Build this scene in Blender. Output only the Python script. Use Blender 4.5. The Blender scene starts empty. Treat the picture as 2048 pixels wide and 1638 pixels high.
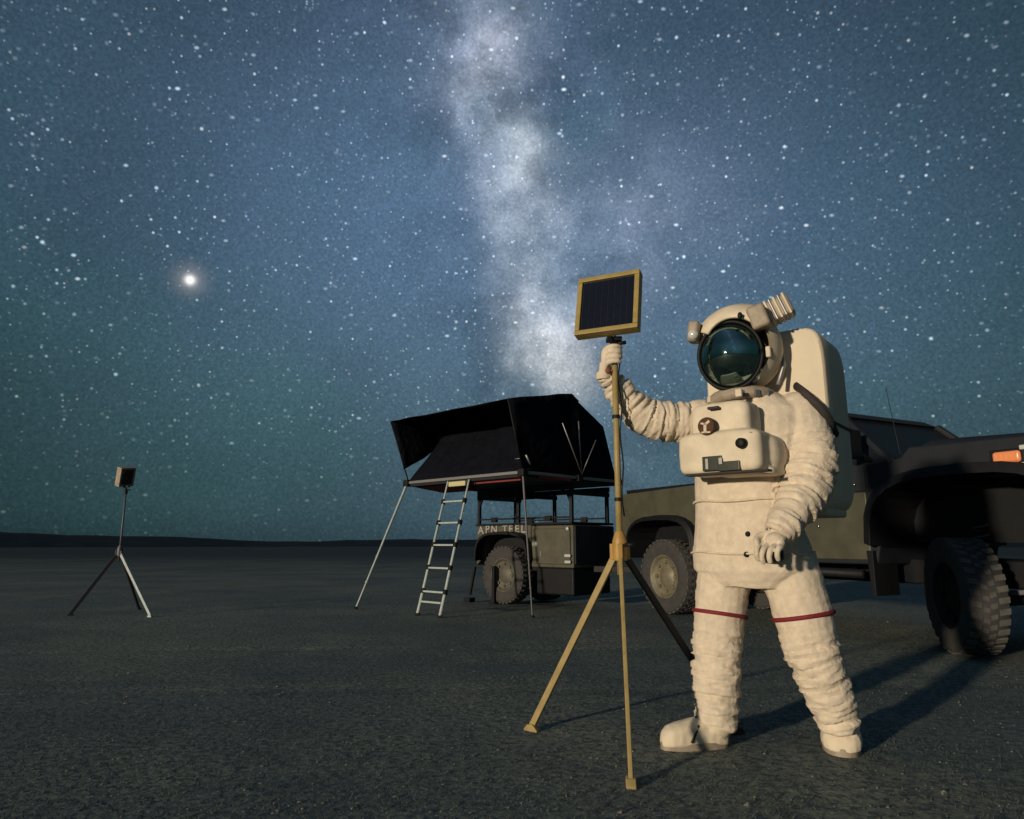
import bpy, bmesh, math, random
import numpy as np
from mathutils import Vector, Matrix, noise

random.seed(7); np.random.seed(7)
sc = bpy.context.scene
COL = sc.collection
PI = math.pi

# ------------------------------------------------------------------ camera
CAM_H, PITCH, FPX = 0.85, math.radians(10.76), 1400.0
cam = bpy.data.cameras.new('camera'); camo = bpy.data.objects.new('camera', cam); COL.objects.link(camo)
camo.location = (0, 0, CAM_H); camo.rotation_euler = (PI/2 + PITCH, 0, 0)
cam.sensor_fit = 'HORIZONTAL'; cam.sensor_width = 36.0; cam.lens = 36.0*FPX/2048.0
cam.clip_start = 0.05; cam.clip_end = 3000
sc.camera = camo
sc.view_settings.view_transform = 'Standard'; sc.view_settings.look = 'None'
sc.view_settings.gamma = 1.0; sc.view_settings.use_curve_mapping = False; sc.view_settings.exposure = 0.0
sc.cycles.max_bounces = 6; sc.cycles.sample_clamp_indirect = 3.0

def ray(px, py):
    a = (px-1024)/FPX; b = (819-py)/FPX
    return Vector((a, math.cos(PITCH)-b*math.sin(PITCH), math.sin(PITCH)+b*math.cos(PITCH)))
def P(px, py, Y):                      # where the sight line through a photo pixel reaches depth Y
    d = ray(px, py); t = Y/d.y
    return Vector((d.x*t, Y, CAM_H+d.z*t))
def G(px, py):                         # where it reaches the ground
    d = ray(px, py); t = -CAM_H/d.z
    return Vector((d.x*t, d.y*t, 0.0))

# ------------------------------------------------------------------ sky (night, Milky Way)
W = bpy.data.worlds.new('World'); sc.world = W; W.use_nodes = True
nt = W.node_tree; nt.nodes.clear()
N = nt.nodes.new; LK = nt.links.new
def val(x):
    n = N('ShaderNodeValue'); n.outputs[0].default_value = x; return n.outputs[0]
def M(op, a, b=None, c=None, clamp=False):
    n = N('ShaderNodeMath'); n.operation = op; n.use_clamp = clamp
    for i, v in enumerate((a, b, c)):
        if v is None: continue
        if isinstance(v, (int, float)): n.inputs[i].default_value = v
        else: LK(v, n.inputs[i])
    return n.outputs[0]
def VM(op, a, b=None, s=None):
    n = N('ShaderNodeVectorMath'); n.operation = op
    for i, v in enumerate((a, b)):
        if v is None: continue
        if isinstance(v, (tuple, Vector)): n.inputs[i].default_value = tuple(v)
        else: LK(v, n.inputs[i])
    if s is not None:
        if isinstance(s, (int, float)): n.inputs['Scale'].default_value = s
        else: LK(s, n.inputs['Scale'])
    return n
def MR(x, a, b, c, d, smooth=True):
    n = N('ShaderNodeMapRange'); n.interpolation_type = 'SMOOTHSTEP' if smooth else 'LINEAR'
    LK(x, n.inputs[0])
    for i, v in enumerate((a, b, c, d)): n.inputs[i+1].default_value = v
    return n.outputs[0]
def colscale(col, f):                  # colour tuple times factor socket
    n = VM('SCALE', col, s=f); return n.outputs[0]
def add(a, b): return VM('ADD', a, b).outputs[0]
tc = N('ShaderNodeTexCoord'); DIR = VM('NORMALIZE', tc.outputs['Generated']).outputs[0]
sep = N('ShaderNodeSeparateXYZ'); LK(DIR, sep.inputs[0]); DZ = sep.outputs[2]
def ns(scale, detail=4, rough=0.55, vec=None, dist=0.0):
    n = N('ShaderNodeTexNoise'); n.inputs['Scale'].default_value = scale; n.inputs['Detail'].default_value = detail
    n.inputs['Roughness'].default_value = rough; n.inputs['Distortion'].default_value = dist
    LK(vec if vec else DIR, n.inputs['Vector']); return n.outputs['Fac']
d1 = ray(975, 40).normalized(); d2 = ray(1125, 760).normalized()
nb = d1.cross(d2).normalized()
warp = N('ShaderNodeTexNoise'); warp.inputs['Scale'].default_value = 3.5; warp.inputs['Detail'].default_value = 3
LK(DIR, warp.inputs['Vector'])
wv = VM('SCALE', VM('SUBTRACT', warp.outputs['Color'], (0.5, 0.5, 0.5)).outputs[0], s=0.16).outputs[0]
DW = add(DIR, wv)
warp2 = N('ShaderNodeTexNoise'); warp2.inputs['Scale'].default_value = 11.0; warp2.inputs['Detail'].default_value = 5
LK(DIR, warp2.inputs['Vector'])
DS = add(DIR, VM('SCALE', VM('SUBTRACT', warp2.outputs['Color'], (0.5, 0.5, 0.5)).outputs[0], s=0.075).outputs[0])
bd = VM('DOT_PRODUCT', DS, nb).outputs['Value']
bd0 = VM('DOT_PRODUCT', DIR, nb).outputs['Value']
def gauss(x, s): return M('EXPONENT', M('MULTIPLY', M('MULTIPLY', x, x), -1.0/(2*s*s)))
g_wide = gauss(bd0, 0.40); g_mid = gauss(bd, 0.10); g_nar = gauss(bd, 0.042)
# low part of the sky: airglow is dimmer near the ground, and the band fades there
hz = M('MULTIPLY', MR(DZ, -0.05, 0.34, 0.62, 1.0), MR(DZ, -0.02, 0.055, 0.66, 1.0))
up = MR(DZ, 0.34, 0.78, 1.0, 0.50)
big = ns(2.2, 3); bigm = MR(big, 0.3, 0.7, 0.90, 1.12)
base = colscale((0.0135, 0.0410, 0.0470), M('MULTIPLY', M('MULTIPLY', hz, up), bigm))
base = add(base, colscale((0.0720, 0.1080, 0.1950), M('MULTIPLY', M('MULTIPLY', M('MULTIPLY', g_wide, hz), up), bigm)))
base = add(base, colscale((-0.0010, 0.0100, 0.0030), M('MULTIPLY', MR(ns(3.1, 2), 0.5, 0.72, 0, 1), hz)))
cl = ns(9.0, 7, 0.60, DIR, 0.15); cl2 = ns(26.0, 5, 0.62, DIR)
clm = M('MULTIPLY', MR(cl, 0.36, 0.66, 0.06, 1.0), MR(cl2, 0.3, 0.7, 0.72, 1.25))
base = add(base, colscale((0.032, 0.042, 0.066), M('MULTIPLY', M('MULTIPLY', g_mid, clm), hz)))
base = add(base, colscale((0.062, 0.066, 0.074), M('MULTIPLY', M('MULTIPLY', g_nar, clm), MR(DZ, 0.16, 0.3, 0.0, 1.0))))
for (px, py, r, st, c) in [(1000, 80, 40, 1.15, (1.02, .97, 1.08)), (985, 125, 50, .85, (1.0, .98, 1.08)), (955, 190, 50, .75, (1, 1.04, 1.08)), (925, 110, 80, .35, (.9, 1.0, 1.3)),
        (1048, 290, 34, .95, (1, 1.04, .98)), (1035, 355, 60, .80, (1, 1.03, .95)), (1065, 420, 60, .75, (1, 1.03, 1.0)), (1120, 450, 26, .85, (.95, 1.0, 1.2)),
        (1040, 500, 50, .75, (1.0, 1.02, .96)), (1060, 580, 50, .85, (1.06, 1, 1.0)), (1075, 640, 40, .70, (1.06, 1, 1.0)), (1085, 705, 48, 1.15, (1.12, 1.0, .96)), (1150, 740, 46, 1.0, (1.16, .97, .96)), (1120, 690, 70, .5, (1.1, 1, 1)),
        (1340, 430, 110, .28, (.9, .95, 1.2)), (1230, 390, 80, .26, (1, 1.02, 1.1)), (1290, 530, 70, .24, (.9, 1.0, 1.15)), (800, 350, 190, .10, (.5, .8, 1.7)), (1180, 600, 60, .22, (.9, .95, 1.2))]:
    dd = ray(px, py).normalized()
    dist = VM('DISTANCE', DS, dd).outputs['Value']
    # the warp shifts by its mean value only; sizes in radians
    g = gauss(dist, r/FPX*0.9)
    base = add(base, colscale(tuple(0.235*st*k for k in c), M('MULTIPLY', g, M('ADD', M('MULTIPLY', clm, 0.66), 0.30))))
# dark dust lanes near the band
lane = MR(ns(8.0, 5, 0.6, DS, 0.1), 0.52, 0.60, 0.0, 1.0)
lane = M('MULTIPLY', lane, M('MULTIPLY', g_mid, 0.26))
base = VM('SCALE', base, s=M('SUBTRACT', 1.0, lane)).outputs[0]
grain = MR(ns(260.0, 2, 0.6), 0.3, 0.7, 0.86, 1.16)
base = VM('SCALE', base, s=grain).outputs[0]
def stars(scale, rad, bright, seed, lo, hi, st_=(1.0, 1.0, 1.0)):
    v = N('ShaderNodeTexVoronoi'); v.inputs['Scale'].default_value = scale; v.voronoi_dimensions = '3D'
    v.inputs['Randomness'].default_value = 1.0
    LK(add(VM('MULTIPLY', DIR, st_).outputs[0], (seed, seed*.37, -seed*.71)), v.inputs['Vector'])
    m = MR(v.outputs['Distance'], 0.0, rad*scale, 1.0, 0.0)
    s = N('ShaderNodeSeparateColor'); LK(v.outputs['Color'], s.inputs[0])
    b = M('POWER', s.outputs[0], 3.2)
    b = M('ADD', M('MULTIPLY', b, hi-lo), lo)
    f = M('MULTIPLY', M('MULTIPLY', m, b), bright)
    tint = VM('MULTIPLY', add(colscale((0.22, 0.0, -0.25), s.outputs[1]), (0.62, 0.86, 1.10)), (1, 1, 1)).outputs[0]
    return VM('SCALE', tint, s=f).outputs[0]
fade = MR(DZ, 0.0, 0.30, 0.12, 1.0)
dens = M('ADD', M('MULTIPLY', g_wide, 0.55), 0.5)
st = add(add(stars(76, .0026, 1.15, 3.3, .10, .95), stars(125, .0019, 0.72, 7.7, .12, 1.0)), add(stars(36, .0034, 1.35, 11.1, .12, 1.0), stars(52, .0030, 1.15, 17.9, .10, 1.0, (.62, 1.0, 1.0))))
st = VM('SCALE', st, s=M('MULTIPLY', fade, dens)).outputs[0]
base = add(base, st)
# airglow: greener low down and away from the band
tealf = M('MULTIPLY', MR(DZ, 0.02, 0.45, 1.0, 0.0), 0.55)
tm = VM('ADD', (1.0, 1.0, 1.0), colscale((0.00, 0.14, -0.26), tealf)).outputs[0]
base = VM('MULTIPLY', base, tm).outputs[0]
# the bright planet
dp = VM('DISTANCE', DIR, ray(380, 560).normalized()).outputs['Value']
base = add(base, colscale((1.0, 0.97, 0.90), M('MULTIPLY', gauss(dp, 0.0040), 1.2)))
base = add(base, colscale((0.16, 0.13, 0.11), gauss(dp, 0.012)))
bg = N('ShaderNodeBackground'); LK(base, bg.inputs['Color']); bg.inputs['Strength'].default_value = 1.0
wo = N('ShaderNodeOutputWorld'); LK(bg.outputs[0], wo.inputs[0])
W.cycles.sampling_method = 'MANUAL'; W.cycles.sample_map_resolution = 512

# ------------------------------------------------------------------ the one lamp: low and warm, from behind the camera's left
SUN_EL, SUN_AZ = math.radians(7.5), math.radians(43)      # travels towards +X,+Y
L = bpy.data.lights.new('sun', 'SUN'); L.energy = 3.4; L.angle = math.radians(2.0); L.color = (1.0, 0.83, 0.60)
lo = bpy.data.objects.new('sun', L); COL.objects.link(lo)
ld = Vector((math.sin(SUN_AZ)*math.cos(SUN_EL), math.cos(SUN_AZ)*math.cos(SUN_EL), -math.sin(SUN_EL)))
lo.rotation_euler = ld.to_track_quat('-Z', 'Y').to_euler(); lo.location = (-4, -4, 3)

# ------------------------------------------------------------------ materials
def mat(name, col, rough=0.6, metal=0.0, var=0.0, vs=8.0, bump=0.0, bs=60.0, bd=0.01, spec=0.5, col2=None, coat=0.0, emit=None):
    m = bpy.data.materials.new(name); m.use_nodes = True; t = m.node_tree; b = t.nodes['Principled BSDF']
    b.inputs['Base Color'].default_value = (*col, 1); b.inputs['Roughness'].default_value = rough
    b.inputs['Metallic'].default_value = metal; b.inputs['Specular IOR Level'].default_value = spec
    if coat: b.inputs['Coat Weight'].default_value = coat; b.inputs['Coat Roughness'].default_value = 0.05
    tcn = t.nodes.new('ShaderNodeTexCoord')
    if var or col2:
        n = t.nodes.new('ShaderNodeTexNoise'); n.inputs['Scale'].default_value = vs; n.inputs['Detail'].default_value = 6
        n.inputs['Roughness'].default_value = 0.62
        t.links.new(tcn.outputs['Object'], n.inputs['Vector'])
        r = t.nodes.new('ShaderNodeValToRGB'); r.color_ramp.elements[0].position = 0.34; r.color_ramp.elements[1].position = 0.68
        c2 = col2 if col2 else tuple(c*(1-var) for c in col)
        r.color_ramp.elements[0].color = (*c2, 1); r.color_ramp.elements[1].color = (*col, 1)
        t.links.new(n.outputs['Fac'], r.inputs[0]); t.links.new(r.outputs[0], b.inputs['Base Color'])
    if bump:
        n = t.nodes.new('ShaderNodeTexNoise'); n.inputs['Scale'].default_value = bs; n.inputs['Detail'].default_value = 5
        t.links.new(tcn.outputs['Object'], n.inputs['Vector'])
        bn = t.nodes.new('ShaderNodeBump'); bn.inputs['Strength'].default_value = bump; bn.inputs['Distance'].default_value = bd
        t.links.new(n.outputs['Fac'], bn.inputs['Height']); t.links.new(bn.outputs[0], b.inputs['Normal'])
    return m
m_suit   = mat('suit_fabric', (.68, .59, .475), .9, var=.20, vs=26, bump=.30, bs=70, bd=.008, spec=.2)
m_shell  = mat('suit_hard_shell', (.70, .615, .48), .6, var=.22, vs=12, bump=.25, bs=22, bd=.004, spec=.35)
m_pack   = mat('pack_shell', (.66, .58, .45), .75, var=.10, vs=5, bump=.2, bs=25, bd=.006, spec=.25)
m_visor  = mat('visor', (.25, .36, .33), .05, metal=1.0)
m_black  = mat('black_plastic', (.008, .009, .012), .6, var=.3, vs=20, spec=.25)
m_rubber = mat('tyre_rubber', (.045, .044, .045), .85, var=.35, vs=14, bump=.3, bs=80, bd=.006)
m_trub   = mat('dusty_tread', (.090, .087, .083), .9, var=.4, vs=16, bump=.4, bs=70, bd=.008)
m_red    = mat('red_band', (.20, .012, .025), .75, var=.25, vs=30)
m_brown  = mat('brown_patch', (.075, .030, .010), .8, var=.4, vs=60)
m_disp   = mat('display_glass', (.030, .036, .028), .3, var=.3, vs=50)
m_grey   = mat('grey_metal', (.30, .30, .30), .45, metal=.6, var=.2, vs=30)
m_greyd  = mat('dull_grey_metal', (.12, .12, .14), .6, metal=.3, var=.2, vs=30)
m_dstrap = mat('dark_strap', (.035, .028, .030), .8, var=.3, vs=40)
m_lampg  = mat('lamp_housing', (.36, .30, .235), .6, var=.35, vs=25, bump=.2, bs=50, bd=.004)
m_yel    = mat('tripod_yellow', (.34, .255, .10), .55, var=.25, vs=18, bump=.15, bs=60, bd=.003)
m_yelhub = mat('tripod_hub_orange', (.40, .235, .06), .5, var=.2, vs=20)
m_frame  = mat('panel_frame_gold', (.33, .25, .075), .45, var=.25, vs=22)
m_cell   = mat('solar_cell', (.006, .007, .016), .22, var=.3, vs=20, coat=.35)
m_silver = mat('cell_backing', (.018, .018, .026), .5)
m_alu    = mat('aluminium', (.42, .45, .45), .42, metal=.5, var=.2, vs=30)
m_aluw   = mat('pale_aluminium', (.46, .52, .51), .5, metal=.2, var=.25, vs=25)
m_dleg   = mat('leg_shade_dark', (.014, .015, .018), .7)  # legs in shade: the dark is put into their colour
m_canvas = mat('tent_canvas', (.0065, .0075, .013), 1.0, var=.4, vs=6, bump=.8, bs=11, bd=.04, spec=.08)
m_canred = mat('tent_red_trim', (.20, .030, .030), .8, var=.3, vs=10)
m_olive  = mat('truck_olive_paint', (.075, .075, .052), .5, var=.35, vs=4, bump=.06, bs=20, bd=.003, coat=.1)
m_tolive = mat('trailer_olive_paint', (.080, .076, .055), .7, var=.35, vs=7, bump=.1, bs=30, bd=.003)
m_navy   = mat('dark_blue_paint_and_shade', (.014, .018, .026), .7, var=.3, vs=5, spec=.3)  # also the painted shade on truck front and trailer end
m_glass  = mat('window_glass', (.010, .012, .016), .35, spec=.15)
m_white  = mat('white_lettering', (.30, .30, .30), .6, var=.25, vs=60)
m_rim    = mat('wheel_rim', (.22, .20, .14), .5, metal=.3, var=.4, vs=12, bump=.2, bs=30, bd=.005)
m_rimd   = mat('dull_rim', (.10, .095, .075), .6, var=.4, vs=12)
m_orange = mat('orange_lens', (.55, .20, .08), .25, spec=.6)
b_ = m_orange.node_tree.nodes['Principled BSDF']; b_.inputs['Emission Color'].default_value = (1, .30, .10, 1); b_.inputs['Emission Strength'].default_value = .22
m_chrome = mat('chrome', (.6, .6, .6), .15, metal=1.0)
m_lens   = mat('clear_lens', (.5, .52, .52), .15, spec=.7)
m_cream  = mat('cream_plastic', (.50, .46, .26), .5)

# ------------------------------------------------------------------ mesh builder
class MB:
    def __init__(s): s.v = []; s.f = []
    def quadstrip(s, rings, closed=True, cap=True):
        n = len(rings[0]); o = len(s.v)
        for r in rings: s.v += [tuple(p) for p in r]
        for i in range(len(rings)-1):
            for j in range(n if closed else n-1):
                k = (j+1) % n
                s.f.append((o+i*n+j, o+i*n+k, o+(i+1)*n+k, o+(i+1)*n+j))
        if cap and closed:
            s.f.append(tuple(o+j for j in reversed(range(n)))); s.f.append(tuple(o+(len(rings)-1)*n+j for j in range(n)))
        return s
    def tube(s, pts, rad, n=10, cap=True, flat=None):
        pts = [Vector(p) for p in pts]
        if isinstance(rad, (int, float)): rad = [rad]*len(pts)
        rings = []; ref = None
        for i, p in enumerate(pts):
            d = (pts[min(i+1, len(pts)-1)]-pts[max(i-1, 0)]).normalized()
            if ref is None: ref = Vector((0, 0, 1)) if abs(d.z) < .9 else Vector((1, 0, 0))
            a = d.cross(ref).normalized(); b = d.cross(a).normalized(); ref = -b if False else ref
            rr = rad[i]
            ra, rb = rr if isinstance(rr, tuple) else (rr, rr)
            rings.append([p + a*math.cos(t)*ra + b*math.sin(t)*rb for t in [2*PI*k/n for k in range(n)]])
        return s.quadstrip(rings, True, cap)
    def box(s, c, size, rot=None):
        c = Vector(c); h = Vector(size)/2; R = rot if rot else Matrix.Identity(3)
        q = [c + R @ Vector((sx*h.x, sy*h.y, sz*h.z)) for sz in (-1, 1) for sx, sy in ((-1, -1), (1, -1), (1, 1), (-1, 1))]
        return s.quadstrip([q[:4], q[4:]])
    def bar(s, p0, p1, w, t, upv=(0, 0, 1)):
        p0 = Vector(p0); p1 = Vector(p1); d = (p1-p0).normalized(); u = Vector(upv)
        if abs(d.dot(u)) > .95: u = Vector((1, 0, 0))
        a = d.cross(u).normalized(); b = a.cross(d).normalized()
        R = [[p+a*x*w/2+b*y*t/2 for x, y in ((-1, -1), (1, -1), (1, 1), (-1, 1))] for p in (p0, p1)]
        return s.quadstrip(R)
    def prism(s, poly, y0, y1, taper=None):          # poly in (x, z), extruded along y
        r0 = [Vector((x, y0, z)) for x, z in poly]; r1 = [Vector((x, y1, z)) for x, z in poly]
        return s.quadstrip([r0, r1])
    def lathe(s, prof, n=32, M4=None, cap=False):    # prof (r, h), about local z, transformed
        M4 = M4 if M4 else Matrix.Identity(4)
        rings = [[M4 @ Vector((r*math.cos(2*PI*k/n), r*math.sin(2*PI*k/n), h)) for k in range(n)] for r, h in prof]
        return s.quadstrip(rings, True, cap)
    def ell(s, c, rx, ry, rz, R=None, nu=20, nv=12):
        c = Vector(c); R = R if R else Matrix.Identity(3); rings = []
        for i in range(nv+1):
            t = -PI/2 + PI*(i/nv)*.98 + .01*PI
            rings.append([c + R @ Vector((rx*math.cos(t)*math.cos(2*PI*k/nu), ry*math.cos(t)*math.sin(2*PI*k/nu), rz*math.sin(t))) for k in range(nu)])
        return s.quadstrip(rings)
    def mesh(s, name, origin=None):
        me = bpy.data.meshes.new(name)
        o = Vector(origin) if origin else Vector((0, 0, 0))
        me.from_pydata([tuple(Vector(p)-o) for p in s.v], [], s.f); me.validate()
        b = bmesh.new(); b.from_mesh(me); bmesh.ops.recalc_face_normals(b, faces=b.faces); b.to_mesh(me); b.free()
        return me
    def build(s, name, m, parent=None, origin=None, bevel=0.0, smooth=False, seg=2, auto=True):
        me = s.mesh(name, origin); me.materials.append(m)
        ob = bpy.data.objects.new(name, me); COL.objects.link(ob)
        if parent: ob.parent = parent
        if smooth:
            for p in me.polygons: p.use_smooth = True
        if bevel:
            md = ob.modifiers.new('bevel', 'BEVEL'); md.width = bevel; md.segments = seg; md.limit_method = 'ANGLE'; md.angle_limit = math.radians(35)
            for p in me.polygons: p.use_smooth = True
            if hasattr(me, 'set_sharp_from_angle'): me.set_sharp_from_angle(angle=math.radians(50))
            w = ob.modifiers.new('wn', 'WEIGHTED_NORMAL')
        return ob
def tag(o, label=None, cat=None, group=None, kind=None):
    if label: o['label'] = label
    if cat: o['category'] = cat
    if group: o['group'] = group
    if kind: o['kind'] = kind
    return o
def empty(name, loc, rz=0.0):
    o = bpy.data.objects.new(name, None); COL.objects.link(o); o.location = loc; o.rotation_euler = (0, 0, rz)
    o.empty_display_size = .2; return o

# ------------------------------------------------------------------ ground
def gh(x, y):
    v = noise.noise(Vector((x*.9, y*.9, 1.3)))*.010 + noise.noise(Vector((x*3.1, y*3.1, 5.3)))*.005 + noise.noise(Vector((x*.22, y*.22, 9.1)))*.012
    u = y - .06*x - .25*noise.noise(Vector((x*.25, 7.7, 0)))
    for yc in (4.32, 5.95):
        d = (u-yc)/.10
        v += -.009*(.6+noise.noise(Vector((x*.8, yc, 3)))*1.4)*math.exp(-d*d) + .003*math.exp(-(abs(d)-1.7)**2*3) + (.0025*math.sin(x*42) if abs(d) < .9 else 0)
    return v - .006
mg = bpy.data.materials.new('dry_ground'); mg.use_nodes = True
t = mg.node_tree; b = t.nodes['Principled BSDF']; b.inputs['Roughness'].default_value = .95; b.inputs['Specular IOR Level'].default_value = .15
geo = t.nodes.new('ShaderNodeNewGeometry')
def tn(scale, det=6, rough=.6, vec=None):
    n = t.nodes.new('ShaderNodeTexNoise'); n.inputs['Scale'].default_value = scale; n.inputs['Detail'].default_value = det; n.inputs['Roughness'].default_value = rough
    t.links.new(vec if vec else geo.outputs['Position'], n.inputs['Vector']); return n.outputs['Fac']
def tmix(f, a, c):
    n = t.nodes.new('ShaderNodeMix'); n.data_type = 'RGBA'; t.links.new(f, n.inputs[0])
    for i, v in ((6, a), (7, c)):
        if isinstance(v, tuple): n.inputs[i].default_value = (*v, 1)
        else: t.links.new(v, n.inputs[i])
    return n.outputs[2]
def tmr(x, a, c, d=0., e=1.):
    n = t.nodes.new('ShaderNodeMapRange'); t.links.new(x, n.inputs[0])
    for i, v in enumerate((a, c, d, e)): n.inputs[i+1].default_value = v
    n.interpolation_type = 'SMOOTHSTEP'; return n.outputs[0]
c1 = tmix(tmr(tn(.42, 5), .40, .62), (.132, .162, .150), (.235, .254, .200))
c2 = tmix(tmr(tn(30, 7, .75), .38, .62), (.052, .070, .086), c1)
c3 = tmix(tmr(tn(95, 3, .6), .58, .72), c2, (.34, .36, .33))
# the pale dry flat darkens some twenty metres out: lamp falloff painted into the colour
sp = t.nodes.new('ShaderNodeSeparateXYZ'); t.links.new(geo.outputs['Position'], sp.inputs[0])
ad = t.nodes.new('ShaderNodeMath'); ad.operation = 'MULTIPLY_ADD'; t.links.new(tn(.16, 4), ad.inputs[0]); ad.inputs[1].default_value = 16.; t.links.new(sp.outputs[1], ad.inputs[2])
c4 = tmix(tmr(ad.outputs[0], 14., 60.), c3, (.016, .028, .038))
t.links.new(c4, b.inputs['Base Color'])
bn = t.nodes.new('ShaderNodeBump'); bn.inputs['Strength'].default_value = .7; bn.inputs['Distance'].default_value = .012; t.links.new(tn(34, 7, .68), bn.inputs['Height'])
t.links.new(bn.outputs[0], b.inputs['Normal'])
def axis(lo, hi, step, far):
    a = list(np.arange(lo, hi+1e-6, step)); s = step; x = hi; o = []
    while x < far: s *= 1.32; x += s; o.append(x)
    s = step; x = lo; q = []
    while x > -far: s *= 1.32; x -= s; q.append(x)
    return q[::-1]+a+o
xs = axis(-7, 8, .075, 900); ys = axis(.5, 13, .075, 900)
vv = [(x, y, gh(x, y)*max(0, 1-max(0, math.hypot(x, y)-14)/10)) for y in ys for x in xs]
nx = len(xs); ff = [(j*nx+i, j*nx+i+1, (j+1)*nx+i+1, (j+1)*nx+i) for j in range(len(ys)-1) for i in range(nx-1)]
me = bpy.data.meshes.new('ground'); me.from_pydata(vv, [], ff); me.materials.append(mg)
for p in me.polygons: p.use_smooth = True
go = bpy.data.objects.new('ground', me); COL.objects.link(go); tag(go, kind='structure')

# low hills all round the horizon, darkened in colour for the lamp's falloff
m_hill = mat('hill_falloff_dark', (.014, .026, .038), 1.0, var=.4, vs=.2, spec=.05)
hb = MB(); rings = []
nh = 360
for rr, hf in ((150, 0.0), (165, .75), (185, 1.0), (230, .6), (260, -.3)):
    ring = []
    for k in range(nh):
        a = 2*PI*k/nh; dx, dy = math.sin(a), math.cos(a)
        h = 1.5 + .8*noise.noise(Vector((dx*5, dy*5, 2))) + .35*noise.noise(Vector((dx*28, dy*28, 4)))
        ang = math.degrees(math.atan2(dx, dy)); h += 1.9*max(0, min(1, (-ang-24)/14.0))
        ring.append(Vector((dx*rr, dy*rr, h*hf-.03)))
    rings.append(ring)
hb.quadstrip(rings, True, False)
tag(hb.build('hills', m_hill, smooth=True), kind='structure')

# short dead grass and grit on the near ground: nobody could count it
def scatter():
    rng = np.random.default_rng(3)
    V = []; F = []
    n = 70000
    yy = 1.9 + (rng.random(n)**1.7)*11; xx = (rng.random(n)*2-1)*(yy*.78+.3)
    keep = [noise.noise(Vector((x*1.3, y*1.3, 0))) > -0.25*rng.random() - .1 for x, y in zip(xx, yy)]
    for x, y, k in zip(xx, yy, keep):
        if not k: continue
        z = gh(x, y)-.002; h = (.004+.011*rng.random()); a = rng.random()*2*PI; w = .0018+.0012*rng.random()
        lx = (rng.random()-.5)*.022; ly = (rng.random()-.5)*.022
        o = len(V); c, s = math.cos(a)*w, math.sin(a)*w
        V += [(x-c, y-s, z), (x+c, y+s, z), (x+lx, y+ly, z+h)]; F.append((o, o+1, o+2))
    me = bpy.data.meshes.new('grass'); me.from_pydata(V, [], F)
    me.materials.append(mat('dead_grass', (.085, .095, .080), .9, col2=(.030, .042, .036), vs=3, spec=.1))
    g = bpy.data.objects.new('grass', me); COL.objects.link(g)
    tag(g, 'short sparse dead grass on the dark flat ground', 'grass', kind='stuff')
    V = []; F = []
    n = 9500
    yy = 1.9 + (rng.random(n)**1.6)*10; xx = (rng.random(n)*2-1)*(yy*.78+.3)
    for x, y in zip(xx, yy):
        r = .002+.005*rng.random()**3+(.010*rng.random() if rng.random() < .02 else 0); z = gh(x, y); o = len(V)
        j = rng.random(6)*.6+.7
        for (dx, dy, dz), q in zip(((1, 0, 0), (0, 1, 0), (-1, 0, 0), (0, -1, 0), (0, 0, .7), (0, 0, -.5)), j):
            V.append((x+dx*r*q*1.2, y+dy*r*q, z+dz*r*q+.001))
        F += [(o+a, o+b_, o+4) for a, b_ in ((0, 1), (1, 2), (2, 3), (3, 0))]+[(o+b_, o+a, o+5) for a, b_ in ((0, 1), (1, 2), (2, 3), (3, 0))]
    me = bpy.data.meshes.new('gravel'); me.from_pydata(V, [], F)
    me.materials.append(mat('grit', (.20, .19, .16), .9, col2=(.06, .06, .055), vs=9, spec=.2))
    g = bpy.data.objects.new('gravel', me); COL.objects.link(g)
    tag(g, 'fine pale grit scattered over the dark ground', 'gravel', kind='stuff')
scatter()

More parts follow.
